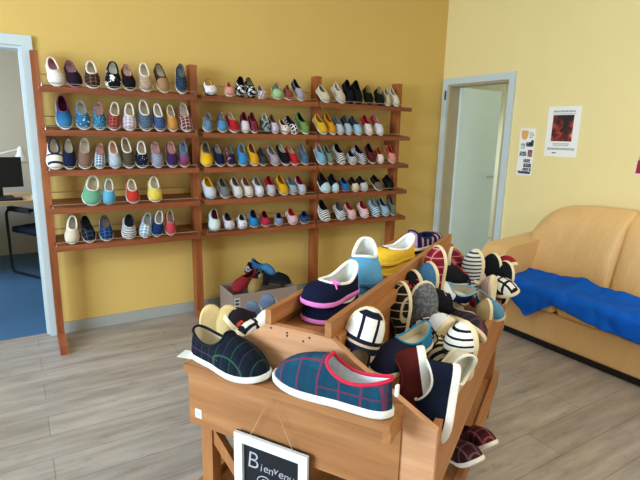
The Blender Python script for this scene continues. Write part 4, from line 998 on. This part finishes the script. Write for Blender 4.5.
tube('hanging_string', [(-0.008, BW - 0.055, -0.001), (-0.008, 0.130, pinz), (-0.008, 0.055, -0.001)], 0.0011, plain('string', (196, 170, 130), 0.9), board, 6)
bm = bmesh.new(); add_ball(bm, tl(-0.010, 0.484, 0.690), 0.0075, 0.0075, 0.0075, 12, 8)
tag(link('push_pin', finish(bm, name='push_pin'), plain('red_plastic', (196, 40, 60), 0.35)), 'red push pin holding the chalkboard string', 'push pin')

# ------------------------------------------------------------------ sofa
sofa = thing('sofa', 'tan leather sofa with rounded back against the yellow wall under the posters', 'sofa', (0, 0, 0))
SY0, SY1 = -1.30, -3.25


def soft_box(name, b, mat, parent, r, seg=4, puff=0.0, cuts=6):
    bm = bmesh.new(); add_box(bm, *b)
    bmesh.ops.bevel(bm, geom=list(bm.edges), offset=r, segments=seg, affect='EDGES', profile=0.5, clamp_overlap=True)
    me = finish(bm, 0, name=name)
    return link(name, me, mat, parent)


soft_box('base', (-0.735, SY1 + 0.18, 0.055, -0.06, SY0 - 0.16, 0.275), LEATHER, sofa, 0.02)
soft_box('plinth', (-0.70, SY1 + 0.03, 0.0, -0.06, SY0 - 0.03, 0.054), BLACKP, sofa, 0.006)


def arm(y0, y1):
    bm = bmesh.new()
    pts = []
    n = 10
    prof = [(-0.745, 0.056), (-0.765, 0.50)]
    for i in range(n + 1):
        a = math.pi - i * math.pi / 2 / n
        prof.append((-0.655 + 0.11 * math.cos(a), 0.545 + 0.11 * math.sin(a)))
    prof += [(-0.30, 0.675), (-0.10, 0.69), (-0.05, 0.66), (-0.05, 0.056)]
    add_prism(bm, prof, 'y', y0, y1)
    return link('armrest', finish(bm, 0.045, 5, name='armrest'), LEATHER, sofa)


arm(SY0 - 0.205, SY0); arm(SY1, SY1 + 0.205)
SM = -2.085


def back(y0, y1, rc0, rc1):
    """padded backrest half with a rounded upper outer corner, leaning towards the wall"""
    bm = bmesh.new(); ny, nz = 22, 16
    top = 0.955
    def ztop(y):
        a = abs(y - y0); b2 = abs(y1 - y); z = top + 0.02 * min(1, a / 0.7)
        for dd, rc in ((a, rc0), (b2, rc1)):
            if rc and dd < rc: z = min(z, top - rc * 0.86 + 0.86 * math.sqrt(max(0, rc * rc - (rc - dd) ** 2)))
        return z
    fr = []; bk = []
    for i in range(ny + 1):
        y = y0 + (y1 - y0) * i / ny; zt = ztop(y)
        ee = min(abs(y - y0), abs(y1 - y)) / abs(y1 - y0)
        puff = 0.022 * (1 - (1 - min(1, ee * 9)) ** 2)
        rf = []; rb = []
        for j in range(nz + 1):
            t = j / nz; z = 0.36 + (zt - 0.36) * t
            lean = -0.42 + 0.17 * t
            rnd = 0.07 * max(0, (t - 0.78) / 0.22) ** 2
            rf.append(bm.verts.new((lean - puff * math.sin(math.pi * min(1, t * 1.05)) ** 0.6 * 1.0 + rnd, y, z)))
            rb.append(bm.verts.new((-0.04 - 0.05 * t - 0.03 * max(0, (t - 0.85) / 0.15) ** 2, y, z)))
        fr.append(rf); bk.append(rb)
    for R_ in (fr, bk):
        for i in range(ny):
            for j in range(nz):
                bm.faces.new((R_[i][j], R_[i + 1][j], R_[i + 1][j + 1], R_[i][j + 1]))
    for i in range(ny):
        bm.faces.new((fr[i][nz], fr[i + 1][nz], bk[i + 1][nz], bk[i][nz])); bm.faces.new((fr[i][0], fr[i + 1][0], bk[i + 1][0], bk[i][0]))
    for j in range(nz):
        bm.faces.new((fr[0][j], fr[0][j + 1], bk[0][j + 1], bk[0][j])); bm.faces.new((fr[ny][j], fr[ny][j + 1], bk[ny][j + 1], bk[ny][j]))
    o = link('backrest', finish(bm, 0.012, 2, name='backrest'), LEATHER, sofa)
    md = o.modifiers.new('soft', 'SUBSURF'); md.levels = 1; md.render_levels = 1
    return o


back(-1.352, SM - 0.014, 0.34, 0.0); back(SM + 0.014, SY1 + 0.06, 0.0, 0.34)
SEAM = -1.95
soft_box('seat_cushion', (-0.775, SEAM + 0.004, 0.277, -0.38, SY0 - 0.208, 0.425), LEATHER, sofa, 0.045, 5)
soft_box('seat_cushion', (-0.775, SY1 + 0.21, 0.277, -0.38, SEAM - 0.004, 0.425), LEATHER, sofa, 0.045, 5)

# blue throw over the seat, its front edge hanging down unevenly
bm = bmesh.new(); NA, NB = 90, 40
hang = [(-1.50, 0.16), (-1.60, 0.12), (-1.69, 0.17), (-1.757, 0.228), (-1.82, 0.18), (-1.92, 0.105), (-1.96, 0.075), (-2.05, 0.10), (-2.26, 0.13), (-2.50, 0.145), (-2.9, 0.14), (-3.03, 0.13)]


def interp(tab, y):
    for (a, va), (b2, vb) in zip(tab, tab[1:]):
        if a >= y >= b2: return va + (vb - va) * (y - a) / (b2 - a)
    return tab[0][1] if y > tab[0][0] else tab[-1][1]


rows = []
for i in range(NA + 1):
    y = -1.515 - (3.03 - 1.515) * i / NA
    h = interp(hang, y); tot = 0.335 + h; r = []
    for j in range(NB + 1):
        d = tot * j / NB                                   # distance from the rear edge
        wr = 0.006 * math.sin(y * 23 + d * 9) + 0.005 * math.sin(y * 9 - d * 31) + 0.004 * math.sin(y * 41 + 1)
        kn = math.exp(-((y + 1.95) / 0.07) ** 2)
        wr = abs(wr) + 0.030 * kn * math.exp(-((d - 0.02) / 0.12) ** 2) + 0.006 * kn
        if d < 0.285: p = (-0.455 - d, y, 0.434 + wr + 0.028 * max(0, 1 - d / 0.10) ** 2)
        elif d < 0.385:
            a = (d - 0.285) / 0.10 * math.pi / 2
            p = (-0.740 - (0.046 + wr) * math.sin(a), y, 0.434 - 0.046 + (0.046 + wr) * math.cos(a))
        else: p = (-0.786 - wr * (1 + 0.8 * (d - 0.385) / 0.1), y, 0.388 - (d - 0.385) * 1.0)
        r.append(bm.verts.new(p))
    rows.append(r)
for i in range(NA):
    for j in range(NB): bm.faces.new((rows[i][j], rows[i + 1][j], rows[i + 1][j + 1], rows[i][j + 1]))
cl = link('throw_blanket', finish(bm, name='throw_blanket'), BLUE)
sd = cl.modifiers.new('thick', 'SOLIDIFY'); sd.thickness = 0.004; sd.offset = 1.0
tag(cl, 'royal blue cloth throw rumpled over the seat of the tan sofa', 'blanket')

# ------------------------------------------------------------------ papers on the right wall
def pic_mat():
    m, nt, b = node_mat('dark_red_picture_print', 0.5); g = G(nt)
    n = g.noise(14.0, None, 4.0, 0.6); k = g.noise(9.0, g.map((1, 1, 1), loc=(3, 1, 7)), 3.0)
    c = g.ramp(n, [(0.36, srgb('1c1014')), (0.50, srgb('6e1f1c')), (0.60, srgb('b4442e')), (0.70, srgb('dcb49a'))])
    c = g.mix(g.math('GREATER_THAN', k, 0.56), c, srgb('181420'))
    g.link(c, b.inputs['Base Color']); return m


INK = plain('grey_print_ink', (150, 160, 176), 0.7); INKD = plain('dark_print_ink', (70, 66, 62), 0.7)


def poster_part(name, y0, y1, z0, z1, mat, parent, x=-0.0035, t=0.0006):
    bm = bmesh.new(); add_box(bm, x - t, min(y0, y1), z0, x, max(y0, y1), z1)
    return link(name, finish(bm, 0, name=name), mat, parent)


def print_rows(name, y0, y1, z0, z1, n, mat, parent, x=-0.0035):
    """rows of small printed words, too small to read"""
    bm = bmesh.new(); rnd = random.Random(5 + n)
    h = (z1 - z0) / n
    for i in range(n):
        y = max(y0, y1) - rnd.random() * 0.004
        while y > min(y0, y1) + 0.006:
            wl = 0.006 + rnd.random() * 0.016
            add_box(bm, x - 0.0004, max(min(y0, y1), y - wl), z0 + i * h + h * 0.2, x, y, z0 + i * h + h * 0.8)
            y -= wl + 0.004
    return link(name, finish(bm, 0, name=name), mat, parent)


po = thing('poster', 'white poster with a dark red square picture on the yellow wall above the sofa', 'poster', (-0.0005, 0, 0))
poster_part('paper', -1.218, -1.500, 1.303, 1.699, PAPER, po, 0.0, 0.001)
poster_part('picture', -1.266, -1.445, 1.425, 1.632, pic_mat(), po, -0.0012)
print_rows('printed_words', -1.262, -1.452, 1.648, 1.672, 1, INK, po, -0.0012)
print_rows('printed_words', -1.258, -1.456, 1.637, 1.645, 1, INK, po, -0.0012)
print_rows('printed_words', -1.290, -1.430, 1.388, 1.412, 2, INK, po, -0.0012)
print_rows('printed_words', -1.240, -1.478, 1.355, 1.374, 2, INKD, po, -0.0012)
print_rows('printed_words', -1.285, -1.325, 1.325, 1.340, 1, INKD, po, -0.0012)
fl = thing('flyer', 'narrow white flyer with small dark pictures on the wall beside the door', 'flyer', (-0.0005, 0, 0))
poster_part('paper', -0.970, -1.121, 1.128, 1.525, PAPER, fl, 0.0, 0.001)
bm = bmesh.new()
add_prism(bm, [(-0.985, 1.508), (-1.052, 1.508), (-1.052, 1.463), (-1.040, 1.440), (-1.0185, 1.428), (-0.997, 1.440), (-0.985, 1.463)], 'x', -0.0018, -0.0012)
link('shield_emblem', finish(bm, 0, name='shield_emblem'), plain('orange_print', (226, 170, 100), 0.7), fl)
print_rows('printed_words', -1.064, -1.108, 1.445, 1.495, 3, INK, fl, -0.0012)
FP = [(-1.040, -1.112, 1.372, 1.412, (40, 44, 58)), (-1.085, -1.112, 1.412, 1.432, (30, 34, 48)), (-0.990, -1.030, 1.350, 1.400, (190, 214, 208)), (-0.985, -1.052, 1.292, 1.330, (120, 134, 144)),
      (-1.065, -1.108, 1.288, 1.346, (150, 84, 88)), (-1.030, -1.095, 1.238, 1.268, (130, 132, 146)), (-1.035, -1.110, 1.198, 1.230, (84, 86, 104)), (-1.030, -1.112, 1.168, 1.192, (104, 108, 128)), (-0.985, -1.108, 1.142, 1.164, (60, 66, 92))]
for y0, y1, z0, z1, c in FP:
    mm, nt, b = node_mat('small_photo_print', 0.6); g = G(nt)
    n = g.noise(60.0, None, 2.0)
    g.link(g.ramp(n, [(0.35, tuple(x * 0.35 for x in srgb(c)[:3]) + (1,)), (0.55, srgb(c)), (0.7, (0.75, 0.76, 0.80, 1))]), b.inputs['Base Color'])
    poster_part('printed_photo', y0, y1, z0, z1, mm, fl, -0.0012)
rp = thing('poster', 'red and pink poster at the right edge of the photo above the sofa', 'poster', (-0.0005, 0, 0))
bm = bmesh.new(); add_prism(bm, [(-1.945, 1.205), (-2.30, 1.205), (-2.30, 1.52), (-1.985, 1.52)], 'x', -0.001, 0.0)
link('paper', finish(bm, 0, name='paper'), plain('pale_pink_paper', (236, 206, 200), 0.7), rp)
bm = bmesh.new(); add_prism(bm, [(-1.957, 1.217), (-2.29, 1.217), (-2.29, 1.31), (-1.962, 1.31)], 'x', -0.0018, -0.0012)
link('red_print', finish(bm, 0, name='red_print'), plain('dark_red_print', (156, 24, 56), 0.6), rp)
bm = bmesh.new(); add_prism(bm, [(-1.966, 1.315), (-2.29, 1.315), (-2.29, 1.505), (-1.992, 1.505)], 'x', -0.0018, -0.0012)
link('pink_print', finish(bm, 0, name='pink_print'), plain('dusty_pink_print', (186, 136, 128), 0.6), rp)


# ------------------------------------------------------------------ office furniture
desk = thing('desk', 'beech topped office desk seen through the left doorway', 'desk', (0, 0, 0))
box('desk_top', (-4.75, 1.72, 0.715, -2.95, 2.52, 0.745), DESKW, desk, 0.004)
for x0 in (-4.70, -3.05):
    box('leg', (x0, 1.80, 0.0, x0 + 0.05, 2.44, 0.7145), plain('grey_metal', (120, 122, 126), 0.5), desk)
mon = thing('computer_monitor', 'black flat computer monitor on the office desk', 'monitor', (-3.93, 2.10, 0.745), math.radians(8))
box('screen', (-0.21, -0.02, 0.10, 0.21, 0.02, 0.40), BLACKP, mon, 0.006)
box('stand', (-0.03, 0.0205, 0.011, 0.03, 0.045, 0.22), BLACKP, mon, 0.004)
box('stand_base', (-0.11, -0.06, 0.0, 0.11, 0.09, 0.010), BLACKP, mon, 0.003)
lamp = thing('desk_lamp', 'white jointed desk lamp reaching over the desk beside the monitor', 'lamp', (-4.20, 2.40, 0.745))
bm = bmesh.new(); add_tube(bm, [(0, 0, 0), (0, 0, 0.02)], 0.08, 24); link('lamp_base', finish(bm, 0.004, name='lamp_base'), WHITEP, lamp)
tube('arm', [(0, 0, 0.02), (-0.05, 0.0, 0.32)], 0.008, WHITEP, lamp)
tube('arm', [(-0.05, 0.0, 0.32), (0.46, -0.12, 0.47)], 0.008, WHITEP, lamp)
bm = bmesh.new(); prof = [(0.020, 0.50), (0.032, 0.47), (0.040, 0.43), (0.075, 0.36), (0.085, 0.33)]
rg = [[bm.verts.new((0.49 + r * math.cos(a), -0.12 + r * math.sin(a), z)) for a in [k * math.pi / 12 for k in range(24)]] for r, z in prof]
for A, B in zip(rg, rg[1:]):
    for k in range(24): bm.faces.new((A[k], A[(k + 1) % 24], B[(k + 1) % 24], B[k]))
bm.faces.new(rg[0])
sh = link('lamp_shade', finish(bm, name='lamp_shade'), WHITEP, lamp); sd = sh.modifiers.new('t', 'SOLIDIFY'); sd.thickness = 0.003
tag(box('paper_stack', (-3.66, 1.80, 0.7455, -3.44, 2.09, 0.757), PAPER, None, 0.001), 'white sheets of paper stacked on the right of the office desk', 'paper')
kb = box('keyboard', (-4.12, 1.78, 0.7455, -3.74, 1.92, 0.762), BLACKP, None, 0.003)
tag(kb, 'black keyboard on the office desk in front of the monitor', 'keyboard')
# cantilever visitor chair tucked under the desk; local +y is where it faces
ch = thing('office_chair', 'black cantilever armchair pushed up to the office desk behind the doorway', 'chair', (-3.56, 1.86, 0), math.radians(31))
for sx in (-0.25, 0.25):
    tube('side_frame', [(sx, -0.24, 0.012), (sx, 0.19, 0.012), (sx, 0.225, 0.03), (sx, 0.235, 0.07), (sx, 0.235, 0.40), (sx, 0.235, 0.60), (sx, 0.21, 0.635), (sx, 0.16, 0.645), (sx, -0.20, 0.645), (sx, -0.235, 0.63), (sx, -0.245, 0.60), (sx, -0.245, 0.46)], 0.013, BLACKP, ch, 8)
    box('arm_pad', (sx - 0.025, -0.17, 0.655, sx + 0.025, 0.17, 0.682), BLACKP, ch, 0.008)
tube('rear_bar', [(-0.237, -0.24, 0.012), (0.237, -0.24, 0.012)], 0.012, BLACKP, ch)
soft_box('seat', (-0.232, -0.23, 0.41, 0.232, 0.22, 0.475), BLACKC, ch, 0.025)
bm = bmesh.new(); add_box(bm, -0.26, -0.31, 0.50, 0.26, -0.255, 0.90)
bmesh.ops.bevel(bm, geom=list(bm.edges), offset=0.02, segments=4, affect='EDGES', profile=0.5)
for v in bm.verts: v.co.y -= (v.co.z - 0.5) * 0.16
link('backrest', finish(bm, name='backrest'), BLACKC, ch)
tube('back_bar', [(0.0, -0.235, 0.43), (0.0, -0.29, 0.45), (0.0, -0.325, 0.52), (0.0, -0.335, 0.60)], 0.016, BLACKP, ch)
